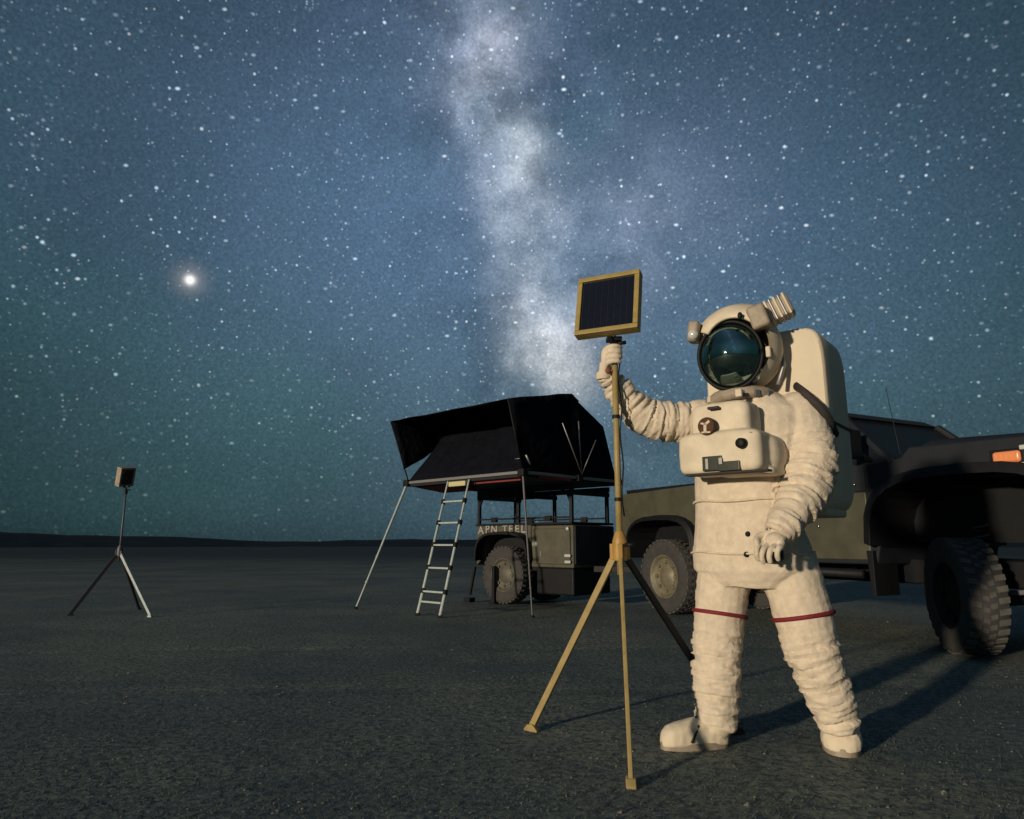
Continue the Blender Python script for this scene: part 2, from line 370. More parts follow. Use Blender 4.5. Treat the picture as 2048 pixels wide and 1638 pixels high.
# ------------------------------------------------------------------ tripods with a framed solar panel
def rotm(right, upv):
    r = Vector(right).normalized(); u = Vector(upv); u = (u-r*u.dot(r)).normalized(); f = r.cross(u)   # f = towards viewer side (front)
    return Matrix((r, u, f)).transposed()
def tripod(base, hub_z, feet, top, panel_c, panel_R, pw, ph, pd, colors, lw=.030, near=True):
    root = empty('panel_tripod', base); B = Vector(base)
    cx, cy = base[0], base[1]
    MB().tube([(cx, cy, hub_z-.12), (cx, cy, top)], .0145 if near else .012, 14).build('pole', m_yel if near else m_greyd, root, B, smooth=True)
    for i, (fx, fy) in enumerate(feet):
        d = Vector((fx-cx, fy-cy, 0)).normalized(); a = Vector((cx, cy, hub_z-.03))+d*.022; z = gh(fx, fy); f = Vector((fx, fy, z+.012))
        m = colors[i]
        lg = MB().bar(a, f, lw, lw*.55, upv=(-d.y, d.x, 0)).build('leg', m, root, B, bevel=.003)
        mid = a.lerp(f, .55)
        MB().box(mid, (lw*1.25, lw*1.25, .03), Matrix(((d.x, -d.y, 0), (d.y, d.x, 0), (0, 0, 1)))).build('clip', m, lg, B, bevel=.003) if False else None
        ft = MB(); R = Matrix(((d.x, -d.y, 0), (d.y, d.x, 0), (0, 0, 1)))
        ft.prism([(-.045, 0), (.03, 0), (.03, .010), (.012, .030), (-.018, .034), (-.045, .008)], -.018, .018)
        ft.v = [tuple(Vector((fx, fy, z-.001)) + R @ Vector(p)) for p in ft.v]
        ft.build('foot', m, lg, B, bevel=.003)
    h = MB().lathe([(.0, 0), (.030, 0), (.033, .02), (.033, .085), (.026, .11), (.017, .13), (.0, .13)], 20, Matrix.Translation((cx, cy, hub_z-.06)))
    for i, (fx, fy) in enumerate(feet):
        d = Vector((fx-cx, fy-cy, 0)).normalized(); h.box(Vector((cx, cy, hub_z-.02))+d*.032, (.03, .022, .07), Matrix(((d.x, -d.y, 0), (d.y, d.x, 0), (0, 0, 1))))
    hb = h.build('hub', m_yelhub if near else m_greyd, root, B, bevel=.003)
    MB().tube([Vector((cx+.02, cy-.03, hub_z+.01)), Vector((cx+.055, cy-.05, hub_z+.01))], .009, 10).build('knob', m_black, hb, B, smooth=True)
    # panel: frame of four rails round a backing, eight cell strips
    def loc(u, v, w): return Vector(panel_c)+panel_R @ Vector((u, v, w))
    fr = MB(); fw = .024
    fr.box(loc(0, ph/2-fw/2, 0), (pw, fw, pd), panel_R); fr.box(loc(0, -ph/2+fw/2, 0), (pw, fw, pd), panel_R)
    fr.box(loc(-pw/2+fw/2, 0, 0), (fw, ph-2*fw-.002, pd), panel_R); fr.box(loc(pw/2-fw/2, 0, 0), (fw, ph-2*fw-.002, pd), panel_R)
    pf = fr.build('panel_frame', m_frame if near else m_lampg, root, B, bevel=.003)
    MB().box(loc(0, 0, -.004), (pw-2*fw-.002, ph-2*fw-.002, pd-.016), panel_R).build('backing', m_silver, pf, B)
    n = 8; cw = (pw-2*fw-.008)/n; first = None
    for k in range(n):
        MB().box(loc(-pw/2+fw+.004+cw*(k+.5), 0, pd/2-.0105), (cw-.003, ph-2*fw-.010, .003), panel_R).build('solar_cell', m_cell, pf, B)
    # ball head between pole and panel
    bb = loc(0, -ph/2, 0); bc = Vector((cx, cy, top))
    br = MB().tube([bc-Vector((0, 0, .02)), bc+Vector((0, 0, .03))], .020, 12).tube([bc+Vector((.004, 0, .02)), Vector((bb.x+(bc.x-bb.x)*.4, bb.y+(bc.y-bb.y)*.4, bb.z-.004))], .011, 10)
    br.ell(bc+Vector((0, 0, .035)), .019, .019, .019); br.box(Vector((bc.x, bc.y, bb.z-.012)), (.07, .05, .02))
    bk = br.build('bracket', m_black, root, B, bevel=.002)
    MB().tube([bc+Vector((.01, 0, .03)), bc+Vector((.055, -.012, .034))], .009, 10).build('clamp_knob', m_black, bk, B, smooth=True)
    if near:
        cb_ = [Vector((cx+.020+.006*math.sin(k*1.3), cy-.010+.006*math.cos(k*1.7), top+.05-k*.055)) for k in range(int((top-hub_z)/.055))]
        MB().tube([bb+Vector((.03, 0, .0))]+cb_, .0038, 6).build('cable', m_black, root, B, smooth=True)
        for zz in (top-.32, top-.70): MB().lathe([(.0, -.008), (.0185, -.008), (.0185, .008), (.0, .008)], 16, Matrix.Translation((cx, cy, zz))).build('cable_tie', m_black, root, B)
    return root
hubc = Vector((.482, 3.19, 0))
fA = G(1062, 1455); fB = G(1262, 1568); fC = G(1475, 1462)
cs = [P(1163, 568, 3.27), P(1281, 541, 3.10), P(1280, 662, 3.09), P(1150, 672, 3.25)]
pc = sum(cs, Vector())/4; pr = ((cs[1]-cs[0])+(cs[2]-cs[3]))/2; pu = ((cs[0]-cs[3])+(cs[1]-cs[2]))/2
pRm = Matrix.Rotation(-.45, 3, 'Z') @ Matrix.Rotation(-.241, 3, 'X') @ Matrix.Rotation(PI/2, 3, 'X')
pc = Vector((.458, 3.17, 1.958))
top_near = P(1229, 700, 3.19).z
tr1 = tripod((hubc.x, hubc.y, 0), .83, [(fA.x, fA.y), (fB.x, fB.y), (fC.x, fC.y)], top_near, pc, pRm, .307, .316, .055, [m_yel, m_yel, m_dleg])  # third leg's shade comes from its dark material
tag(tr1, 'yellow tripod topped by a gold-framed solar panel, held by the astronaut', 'tripod', 'tripods carrying a framed panel')
# far tripod
f1 = G(303, 1233); c2_ = Vector((-4.86, 8.85, 0)); rv = f1-c2_
def rot2(v, a): return Vector((v.x*math.cos(a)-v.y*math.sin(a), v.x*math.sin(a)+v.y*math.cos(a), 0))
ffar = [c2_+rv*.98, c2_+rot2(rv, 2.0)*.7, c2_+rot2(rv, -2.0)*.62]
pc2 = P(251, 953, 8.85)
R2 = rotm(Vector((.42, .85, .12)), Vector((.30, -.02, 1.0)))
tr2 = tripod((c2_.x, c2_.y, 0), P(240, 1102, 8.85).z, [(p.x, p.y) for p in ffar], P(246, 985, 8.85).z, pc2, R2, .20, .24, .085, [m_aluw, m_dleg, m_dleg], lw=.038, near=False)  # lit leg gets the pale colour, shaded legs the dark one
tag(tr2, 'small far tripod at the left with a tilted boxy panel seen edge-on, one lit leg coloured pale', 'tripod', 'tripods carrying a framed panel')

# ------------------------------------------------------------------ wheels
def wheel(parent, c, r, w, steer=0.0, rimmat=None):
    """axis along the parent's local y; outer face towards -y"""
    R4 = Matrix.Translation(c) @ Matrix.Rotation(steer, 4, 'Z') @ Matrix.Rotation(PI/2, 4, 'X')   # local z -> -y
    rr = r*.56
    rim = MB().lathe([(rr*.96, -w*.40), (rr, -w*.2), (rr*.93, 0), (rr, w*.40), (rr*1.04, w*.45), (rr*.98, w*.44), (rr*.86, w*.30), (rr*.55, w*.24), (rr*.42, w*.30), (rr*.30, w*.36), (0.001, w*.37)], 40, R4)
    for k in range(8):
        a = 2*PI*k/8; p = Vector((math.cos(a)*rr*.70, math.sin(a)*rr*.70, w*.27))
        rim.tube([R4 @ p, R4 @ (p+Vector((0, 0, w*.09)))], rr*.10, 8)
    wh = rim.build('wheel', rimmat or m_rim, parent, smooth=False, bevel=.002)
    prof = [(rr*1.0, -w*.44), (r*.70, -w*.50), (r*.90, -w*.50), (r*.974, -w*.44), (r*.987, 0), (r*.974, w*.44), (r*.90, w*.50), (r*.70, w*.50), (rr*1.0, w*.44)]
    ty = MB().lathe(prof, 56, R4)
    tyre = ty.build('tyre', m_rubber, wh, smooth=True)
    lg = MB(); nl = 34
    for k in range(nl):
        a = 2*PI*k/nl
        for (z0, z1, da, l) in ((-.46, -.20, 0, .60), (-.16, .0, .5, .52), (.02, .17, 0, .52), (.21, .46, .5, .60)):
            aa = a+da*2*PI/nl; hw = PI/nl*l
            def q(ang, rad, z): return R4 @ Vector((rad*math.cos(ang), rad*math.sin(ang), z*w))
            sk = .03*(1 if z0 > 0 else -1)
            r0, r1 = r*.965, r*.996
            lg.quadstrip([[q(aa-hw, r0, z0), q(aa+hw, r0, z0), q(aa+hw+sk, r0, z1), q(aa-hw+sk, r0, z1)],
                          [q(aa-hw*.85, r1, z0), q(aa+hw*.85, r1, z0), q(aa+hw*.85+sk, r1, z1), q(aa-hw*.85+sk, r1, z1)]])
    tg = lg.build('tread', m_trub, wh); tg['kind'] = 'stuff'
    return wh

# ------------------------------------------------------------------ pickup truck
hd = Vector((.459, -.888, 0)).normalized(); fw_c = Vector((3.50, 5.47, 0))
truck = empty('pickup_truck', fw_c, math.atan2(hd.y, hd.x))
tag(truck, 'lifted olive pickup truck parked behind the astronaut, front wheel turned', 'truck')
WID = 1.86; WB = 3.66
def arch(cx, r, z0, top, n=10, lo=None):            # points of a wheel arch from front to back
    pts = []
    for i in range(n+1):
        a = PI*i/n; c, s = math.cos(a), math.sin(a)
        pts.append((cx + r*math.copysign(abs(c)**.62, c), z0+(top-z0)*abs(s)**.62))
    return pts
FA = arch(0, .76, .82, 1.37, 14); RA = arch(-WB, .60, .72, 1.12, 12)
# cab and nose
front = [(-2.50, .66), (-2.50, 1.50), (-.50, 1.56), (-.42, 1.64), (.55, 1.62), (.98, 1.54), (1.04, 1.30), (1.04, .95), (.82, .82)] + FA[0:] + [(-.80, .66)]
bodyf = MB().prism(front, .03, WID-.03).build('body', m_navy, truck, bevel=.02)  # shade on the olive truck put into the body colour
bedp = [(-4.52, .78), (-4.52, 1.48), (-2.56, 1.52), (-2.56, .72), (-WB+.62, .70)] + RA[0:] + [(-WB-.62, .74)]
bed = MB().prism(bedp, .03, WID-.03).build('bed', m_olive, truck, bevel=.02)
MB().box((-3.54, WID/2, 1.50), (1.86, WID-.22, .08)).build('bed_cover', m_black, truck, bevel=.01)
MB().box((-4.535, WID/2, 1.16), (.03, WID-.24, .56)).build('tailgate', m_olive, truck, bevel=.008)
MB().box((-4.50, .12, 1.20), (.07, .10, .30)).build('tail_light', m_red, truck, bevel=.01)
MB().box((-4.62, WID/2, .74), (.14, WID-.1, .18)).build('rear_bumper', m_black, truck, bevel=.02)
MB().box((1.13, WID/2, .98), (.20, WID, .24)).build('front_bumper', m_black, truck, bevel=.04)
MB().box((-.01, WID/2, 1.10), (1.45, WID-1.0, .50)).build('wheel_well', m_black, truck)
MB().box((-WB, WID/2, .95), (1.22, WID-.76, .44)).build('wheel_well', m_black, truck)
MB().box((-1.75, WID/2, .60), (5.4, .9, .22)).build('chassis', m_black, truck, bevel=.02)
for x in (0, -WB): MB().tube([(x, .2, .42), (x, WID-.2, .42)], .06, 10).ell((x, WID*.55, .42), .14, .14, .14).build('axle', m_black, truck, smooth=True)
for x in (-WB,):
    for y in (.42, WID-.42): MB().tube([(x+.10, y, .45), (x+.02, y, 1.1)], .035, 10).build('shock_absorber', m_grey, truck, smooth=True)
hx = [Vector((-.15+.055*math.cos(a), .46+.055*math.sin(a), .52+a*.0125)) for a in [k*PI/6 for k in range(76)]]
MB().tube(hx, .008, 6).build('coil_spring', m_greyd, truck, smooth=True)
MB().bar((-.15, .30, .46), (-.10, .80, .58), .06, .05).build('control_arm', m_greyd, truck, bevel=.008)
MB().bar((.35, .42, .50), (-.15, .36, .44), .05, .04).build('control_arm', m_greyd, truck, bevel=.008)
# flares round the arches
def flare(pts, y0, y1, w, name='fender_flare'):
    m = MB(); cx = sum(p[0] for p in pts)/len(pts); rings = []
    for (x, z) in pts:
        n = Vector((x-cx, 0, z-.62)).normalized(); p = Vector((x, 0, z))
        rings.append([p+Vector((0, y0, 0)), p+Vector((0, y1, 0)), p+n*w+Vector((0, y1+(.03 if y1 < y0 else -.03), 0)), p+n*w*1.15+Vector((0, y0, 0))])
    return m.quadstrip(rings).build(name, m_black, truck, bevel=.006)
flare(FA, .06, -.10, .085); flare(RA, .06, -.08, .06); flare(FA, WID-.06, WID+.10, .085); flare(RA, WID-.06, WID+.08, .06)
# inner liners
def liner(pts, y0, y1):
    rings = [[Vector((x, y0, z+.004)), Vector((x, y1, z+.004))] for x, z in pts]
    MB().quadstrip([[r[0] for r in rings], [r[1] for r in rings]], False, False).build('liner', m_black, truck)
for pts, cx in ((FA, 0), (RA, -WB)): liner([(cx+(x-cx)*.985, z-.012) for x, z in pts], .035, WID-.035)
# cab upper: glass, pillars and roof
zb, zr = 1.50, 2.06; ib, ir = .05, .20
def cq(x0, z0, x1, z1, y): pass
cabin = MB()
cabin.quadstrip([[(-2.42, ib+.02, zb), (-.62, ib+.02, zb+.05), (-.62, WID-ib-.02, zb+.05), (-2.42, WID-ib-.02, zb)],
                 [(-2.26, ir+.02, zr-.03), (-1.16, ir+.02, zr-.03), (-1.16, WID-ir-.02, zr-.03), (-2.26, WID-ir-.02, zr-.03)]])
cabin.build('cabin_glass', m_glass, truck)
roof = MB().quadstrip([[(-2.30, ir-.02, zr-.03), (-1.12, ir-.02, zr-.03), (-1.12, WID-ir+.02, zr-.03), (-2.30, WID-ir+.02, zr-.03)],
                       [(-2.22, ir+.06, zr+.035), (-1.22, ir+.06, zr+.035), (-1.22, WID-ir-.06, zr+.035), (-2.22, WID-ir-.06, zr+.035)]])
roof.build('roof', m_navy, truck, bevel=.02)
for y, y2 in ((ib, ir), (WID-ib, WID-ir)):
    for xa, xb in ((-.58, -1.14), (-1.50, -1.60), (-2.44, -2.28)):
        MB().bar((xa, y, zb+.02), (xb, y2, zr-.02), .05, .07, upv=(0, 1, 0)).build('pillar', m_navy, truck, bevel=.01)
MB().bar((-.60, ib, zb+.05), (-.60, WID-ib, zb+.05), .06, .05).build('cowl', m_black, truck, bevel=.01)
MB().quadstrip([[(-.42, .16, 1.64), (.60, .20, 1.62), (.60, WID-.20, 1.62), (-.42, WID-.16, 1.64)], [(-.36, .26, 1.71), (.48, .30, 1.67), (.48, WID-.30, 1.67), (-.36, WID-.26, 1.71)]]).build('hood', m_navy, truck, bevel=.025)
# doors as proud skins with shut lines
def doorskin(x0, x1, nm):
    d = MB().prism([(x0, .70), (x0, 1.29), (x1, 1.29), (x1, .70)], .012, .034).build(nm, m_olive, truck, bevel=.012)
    MB().prism([(x0, 1.298), (x0, 1.475), (x1, 1.49), (x1, 1.298)], .014, .034).build('shaded_upper_panel', m_navy, d, bevel=.01)  # upper door half: cast shadow painted as a darker skin
    MB().bar((x0+.10, -.004, 1.22), (x0+.26, -.004, 1.22), .022, .035, upv=(0, 0, 1)).build('door_handle', m_grey, d, bevel=.006)
doorskin(-2.44, -1.57, 'door'); doorskin(-1.55, -.84, 'door')
MB().tube([(-2.5, -.02, .60), (-.9, -.02, .58)], .04, 12).tube([(-2.2, .2, .62), (-2.2, -.02, .60)], .02).tube([(-1.1, .2, .62), (-1.1, -.02, .59)], .02).build('side_step', m_black, truck, smooth=True)
mr = MB().box((-.80, -.16, 1.70), (.06, .20, .26)).bar((-.78, .04, 1.56), (-.80, -.10, 1.64), .03, .05).build('mirror', m_black, truck, bevel=.03)
MB().prism([(-.80, .40), (-.80, .78), (-.86, .78), (-.84, .40)], -.02, .30).build('mud_flap', m_black, truck, bevel=.004)
MB().tube([(-.55, .12, 1.6), (-.62, .12, 2.2)], .003, 6).build('antenna', m_black, truck)
# lamp units on the wing
MB().box((.36, -.008, 1.47), (.19, .05, .085)).build('turn_signal', m_orange, truck, bevel=.02)
for k_ in range(5): MB().box((.29+k_*.035, -.034, 1.47), (.008, .006, .062)).build('lens_rib', m_orange, truck)
MB().box((.36, .012, 1.47), (.24, .05, .12)).build('lamp_bezel', m_black, truck, bevel=.01)
MB().ell((1.03, .28, 1.32), .05, .13, .10).build('headlight', m_lens, truck, smooth=True)
MB().ell((1.03, WID-.28, 1.32), .05, .13, .10).build('headlight', m_lens, truck, smooth=True)
for z in (1.53, 1.405): MB().box((.49, -.004, z), (.07, .05, .035)).build('corner_lamp', m_lens, truck, bevel=.008)
MB().prism([(.88, .86), (.99, 1.0), (.99, 1.38), (.50, 1.405), (.74, 1.22)], .010, .034).build('wing_panel', m_olive, truck, bevel=.006)
MB().box((1.045, WID/2, 1.25), (.03, 1.0, .34)).build('grille', m_black, truck, bevel=.01)
for p in ((-.93, .0, 1.36), (-1.35, .0, 1.0)): MB().ell(p, .012, .012, .012).build('rivet', m_chrome, truck, smooth=True)
wheel(truck, (-.15, .12, .445), .445, .28, steer=math.radians(-38), rimmat=m_black)
wheel(truck, (-WB, .14, .445), .445, .26)
wheel(truck, (-.15, WID-.13, .445), .445, .28, steer=math.radians(-38)+PI)
wheel(truck, (-WB, WID-.14, .445), .445, .26, steer=PI)

# ------------------------------------------------------------------ camping trailer
tu = Vector((.72, -.694, 0)).normalized(); tl = Vector((-.546, 10.62, 0)); TL, TW = 1.85, .96
trailer = empty('camping_trailer', tl, math.atan2(tu.y, tu.x))
tag(trailer, 'boxy olive off-road trailer with white lettering, carrying the dark tent', 'trailer')
TA = arch(.60, .50, .60, .985, 12)
MB().prism([(0, .52), (0, 1.10), (1.10, 1.10), (1.10, .52)] + TA, .03, TW-.03).build('body', m_tolive, trailer, bevel=.012)
MB().box((.60, TW/2, .80), (1.0, TW-.5, .36)).build('wheel_well', m_black, trailer)
bx = MB().box((1.475, TW/2, .80), (.745, TW-.06, .56)).build('side_box', m_tolive, trailer, bevel=.015)
dr = MB().box((1.475, .020, .80), (.66, .03, .47)).build('hatch', m_tolive, trailer, bevel=.012)
MB().lathe([(0.001, .03), (.035, .03), (.040, 0)], 18, Matrix.Translation((1.20, .006, .83)) @ Matrix.Rotation(PI/2, 4, 'X')).build('latch', m_aluw, dr, smooth=True)
for z in (.68, .60): MB().box((1.775, -.002, z), (.10, .02, .035)).build('hinge', m_aluw, dr, bevel=.004)
MB().ell((1.775, .0, 1.03), .028, .02, .028).build('side_lamp', m_aluw, trailer, smooth=True)
MB().box((1.31, .0, .70), (.02, .02, .07)).build('catch', m_grey, dr)
MB().box((TL+.006, TW/2, .82), (.03, TW-.10, .50)).build('shaded_end_panel', m_navy, trailer, bevel=.008)  # end turned from the lamp: its shade is put into the colour
MB().box((1.48, TW/2, .34), (.66, TW-.14, .36)).build('underbody_shade_box', m_black, trailer, bevel=.03)  # black box standing in for the shaded space under the side box
MB().box((.9, TW/2, .50), (TL-.06, .6, .07)).build('chassis', m_black, trailer)
MB().bar((TL, TW/2, .50), (TL+.55, TW/2+.12, .50), .08, .08).build('drawbar', m_black, trailer, bevel=.005)
MB().tube([(.60, .1, .40), (.60, TW-.1, .40)], .035, 10).build('axle', m_black, trailer, smooth=True)
wheel(trailer, (.60, .08, .40), .40, .24, rimmat=m_rimd); wheel(trailer, (.60, TW-.08, .40), .40, .24, steer=PI)
# fender
rings = []
for (x, z) in TA:
    rings.append([Vector((x, .06, z)), Vector((x, -.10, z-.02)), Vector((x+(x-.6)*.05, -.10, z+.012)), Vector((x+(x-.6)*.06, .06, z+.03))])
MB().quadstrip(rings).build('fender', m_black, trailer, bevel=.004)
MB().bar((.46, -.06, .52), (.46, -.06, .01), .05, .05).box((.46, -.06, .012), (.14, .12, .02)).build('jack_leg', m_black, trailer, bevel=.004)
MB().bar((.02, -.02, .50), (-.02, -.08, .10), .035, .035).box((-.03, -.08, .03), (.12, .12, .06)).build('corner_steady', m_black, trailer, bevel=.004)
# lettering
def text(body, size, m, parent, loc, rot, name='lettering', ext=.004, sx=1.0):
    cu = bpy.data.curves.new(name, 'FONT'); cu.body = body; cu.size = size; cu.extrude = ext; cu.align_x = 'CENTER'; cu.align_y = 'CENTER'; cu.offset = .004
    ob = bpy.data.objects.new(name, cu); COL.objects.link(ob); bpy.context.view_layer.update()
    me = bpy.data.meshes.new_from_object(ob.evaluated_get(bpy.context.evaluated_depsgraph_get())); bpy.data.objects.remove(ob)
    me.materials.append(m); o = bpy.data.objects.new(name, me); COL.objects.link(o); o.parent = parent; o.location = loc; o.rotation_euler = rot; o.scale = (sx, 1, 1)
    return o
for ch_, x_, z_ in (('A', .10, 1.025), ('P', .24, 1.038), ('N', .38, 1.034), ('T', .60, 1.036), ('E', .72, 1.036), ('E', .84, 1.036), ('L', .96, 1.034)):
    text(ch_, .155, m_white, trailer, (x_, .020, z_), (PI/2, 0, 0), name='letter', sx=1.15)
# rack
rk = MB()
for x in (.0+.03, .84, TL-.04):
    for y in (.05, TW-.12): rk.box((x, y, 1.36), (.045, .045, .52))
for y in (.05, TW-.12): rk.box((TL/2, y, 1.62-.035), (TL, .05, .07)); 
for x in (.03, .84, TL-.04): rk.box((x, TW/2-.03, 1.60-.09), (.05, TW-.1, .06))
rk.build('rack', m_navy, trailer, bevel=.004)
for x in (.03, .84, TL-.04):
    for q_ in (-1, 1):
        if x < .1 and q_ < 0 or x > 1.7 and q_ > 0: continue
        MB().tube([(x+q_*.02, .05, 1.40), (x+q_*.07, .05, 1.50), (x+q_*.17, .05, 1.56)], .018, 8).build('brace', m_navy, trailer, smooth=True)
rl = MB()
for y in (.05, TW-.12):
    rl.box((TL/2, y, 1.185), (TL-.1, .025, .022))
    for x in (.35, 1.40): rl.box((x, y, 1.175), (.10, .05, .07))
rl.build('side_rail', m_black, trailer, bevel=.003)
MB().box((TL/2-.01, TW/2, 1.105), (TL, TW-.02, .03)).build('lid', m_black, trailer, bevel=.005)
MB().box((.46, TW/2-.2, 1.53), (.86, .5, .09)).build('roof_tray', m_navy, trailer, bevel=.005)

# ------------------------------------------------------------------ roof-top tent
e1 = Vector((-.72, .694, 0)).normalized(); NC = Vector((.13, 8.35, 0)); ZB = 1.68; TX, TWd = 2.2, 1.9
tent = empty('rooftop_tent', NC, math.atan2(e1.y, e1.x))
tag(tent, 'dark unfolded roof tent with an awning, standing on the olive trailer rack', 'tent')
def T(x, w, z): return Vector((x, -w, z))
MB().box((TX/2, -TWd/2, ZB-.035), (TX, TWd, .05)).build('base', m_navy, tent, bevel=.008)
rm = MB()
rm.box((TX/2, .012, ZB-.005), (TX+.03, .03, .038)); rm.box((TX/2, -TWd-.012, ZB-.005), (TX+.03, .03, .038))
rm.box((-.017, -TWd/2, ZB-.005), (.03, TWd-.02, .038)); rm.box((TX+.017, -TWd/2, ZB-.005), (.03, TWd-.02, .038))
rm.build('base_rail', m_grey, tent, bevel=.004)
for p in ((-.01, .01), (-.01, -1.04), (TX+.01, .01), (-.01, -TWd)): MB().box((p[0], p[1], ZB-.01), (.10, .10, .09)).build('corner_clamp', m_black, tent, bevel=.01)
MB().box((.62, -.10, ZB-.075), (1.0, .03, .028)).build('trim', m_canred, tent); 
MB().quadstrip([[T(1.45, .10, ZB-.062), T(2.15, .10, ZB-.062), T(2.15, .6, ZB-.062), T(1.45, .6, ZB-.062)], [T(1.45, .10, ZB-.07), T(2.15, .10, ZB-.07), T(2.15, .6, ZB-.12), T(1.45, .6, ZB-.12)]]).build('trim', m_canred, tent)
MB().box((-.03, -.55, ZB-.045), (.02, .60, .03)).build('trim', m_canred, tent)
# canopy: ridge along x, slightly sagging cloth, thin shell with thickness by solidify
def cloth(poly_rows, name, m=m_canvas, sag=.02, th=.006, sub=6):
    """grid patch through rows of points, subdivided, with creases from noise"""
    rows = [[Vector(p) for p in r] for r in poly_rows]
    def lerp(r, u):
        k = u*(len(r)-1); i = min(int(k), len(r)-2); return r[i].lerp(r[i+1], k-i)
    nu, nv = sub*(len(rows[0])-1), sub*(len(rows)-1); g = []
    for j in range(nv+1):
        k = j/sub; i = min(int(k), len(rows)-2); f = k-i
        g.append([lerp(rows[i], q/nu).lerp(lerp(rows[i+1], q/nu), f) for q in range(nu+1)])
    for j in range(nv+1):
        for q in range(nu+1):
            p = g[j][q]; e = 0 if j in (0, nv) or q in (0, nu) else 1
            g[j][q] = p + Vector((noise.noise(p*2.3), noise.noise(p*2.3+Vector((5, 5, 5))), noise.noise(p*3.1+Vector((9, 1, 4)))))*.050*(.25+e*.75) - Vector((0, 0, sag*math.sin(PI*q/nu)*(1 if e else .3)))
    m_ = MB(); m_.quadstrip(g, False, False)
    ob = m_.build(name, m, tent, smooth=True)
    s = ob.modifiers.new('s', 'SOLIDIFY'); s.thickness = th; return ob
RZ, AZ = 2.74, 2.52
cloth([[T(0, 0, ZB+.02), T(TX*.5, -.02, ZB+.02), T(TX, 0, ZB+.02)], [T(0, .5, 2.24), T(TX*.5, .42, 2.24), T(TX, .5, 2.26)], [T(0, .95, RZ), T(TX*.5, .95, RZ+.02), T(TX, .95, RZ)]], 'canopy')
cloth([[T(0, .95, RZ), T(TX*.5, .95, RZ+.02), T(TX, .95, RZ)], [T(.0, 1.62, 2.42), T(TX*.5, 1.64, 2.42), T(TX, 1.62, 2.42)], [T(0, 1.9, ZB+.02), T(TX*.5, 1.92, ZB+.02), T(TX, 1.9, ZB+.02)]], 'canopy')
cloth([[T(0, 0, ZB+.02), T(0, .95, ZB+.02), T(0, 1.9, ZB+.02)], [T(-.03, .5, 2.24), T(-.05, 1.0, 2.3), T(-.0, 1.62, 2.42)], [T(0, .93, RZ), T(0, .95, RZ), T(0, .97, RZ)]], 'end_wall', sag=0)
cloth([[T(TX, 0, ZB+.02), T(TX, .95, ZB+.02), T(TX, 1.9, ZB+.02)], [T(TX, .5, 2.26), T(TX, 1.0, 2.3), T(TX, 1.62, 2.42)], [T(TX, .93, RZ), T(TX, .95, RZ), T(TX, .97, RZ)]], 'end_wall', sag=0)
cloth([[T(-.03, 1.06, RZ-.05), T(TX*.5, 1.06, RZ-.05), T(TX+.03, 1.06, RZ-.05)], [T(-.04, .90, RZ+.03), T(TX*.5, .90, RZ+.04), T(TX+.04, .90, RZ+.03)], [T(-.05, .33, 2.66), T(TX*.5, .33, 2.66), T(TX+.05, .33, 2.66)], [T(-.05, -.32, AZ), T(TX*.5, -.32, AZ+.005), T(TX+.06, -.30, AZ+.01)]], 'awning', sag=.02)
cloth([[T(TX+.05, -.30, AZ+.01), T(TX+.05, .33, 2.685), T(TX+.03, 1.0, RZ+.05)], [T(TX+.02, -.14, 2.08), T(TX+.03, .30, 2.36), T(TX-.01, .84, 2.50)], [T(TX, -.09, ZB+.17), T(TX+.01, .24, 2.04), T(TX-.01, .62, 2.30)]], 'side_curtain', sag=0)
cloth([[T(-.05, -.32, AZ), T(-.05, .33, 2.66), T(-.03, .95, RZ+.02)], [T(-.03, -.15, 2.1), T(-.03, .22, 2.12), T(-.03, .60, 2.14)], [T(0, 0, ZB+.02), T(0, .10, ZB+.05), T(0, .20, ZB+.06)]], 'side_curtain', sag=0)
for a, bq in ((T(-.05, -.31, AZ), T(-.0, .0, ZB)), (T(TX+.06, -.30, AZ), T(TX, 0, ZB))):
    MB().tube([a, bq], .009, 8).build('awning_pole', m_black, tent, smooth=True)
def wl(p): return (tent_inv @ p)
tent_M = Matrix.Translation(NC) @ Matrix.Rotation(math.atan2(e1.y, e1.x), 4, 'Z'); tent_inv = tent_M.inverted()
foot0 = T(-.07, 1.04, ZB+.04)
for (px, py) in ((1125, 846), (1157, 842), (1192, 880)):
    d = ray(px, py); # meet the plane x = -0.14 of the tent
    o = tent_inv @ Vector((0, 0, CAM_H)); dl = tent_inv.to_3x3() @ d; tt = (-.14-o.x)/dl.x
    MB().tube([foot0, o+dl*tt], .007, 8).build('window_rod', m_grey, tent, smooth=True)
MB().tube([T(-.05, .08, ZB+.09), T(-.05, .0, ZB+.20)], .012, 8).tube([T(.02, -.02, ZB+.16), T(.10, -.03, ZB+.16)], .006, 6).build('buckle', m_grey, tent, smooth=True)
for (a, gp, m, r) in ((T(-.02, -.02, ZB-.03), G(1065, 1236), m_greyd, .011), (T(TX+.02, -.02, ZB-.03), G(711, 1218), m_aluw, .014)):
    gl = wl(gp); sg = MB(); n = 5
    for i in range(n):
        q0 = a.lerp(gl, i/n); q1 = a.lerp(gl, (i+1)/n); sg.tube([q0, q1], r*(1.25-.10*i), 10); sg.tube([q1.lerp(q0, .03), q1], r*1.55, 10)
    lg = sg.build('support_leg', m, tent, smooth=False)
    MB().lathe([(0.001, 0), (.03, 0), (.028, .012), (.012, .03)], 12, Matrix.Translation(gl+Vector((0, 0, .002)))).build('rubber_foot', m_black, lg)
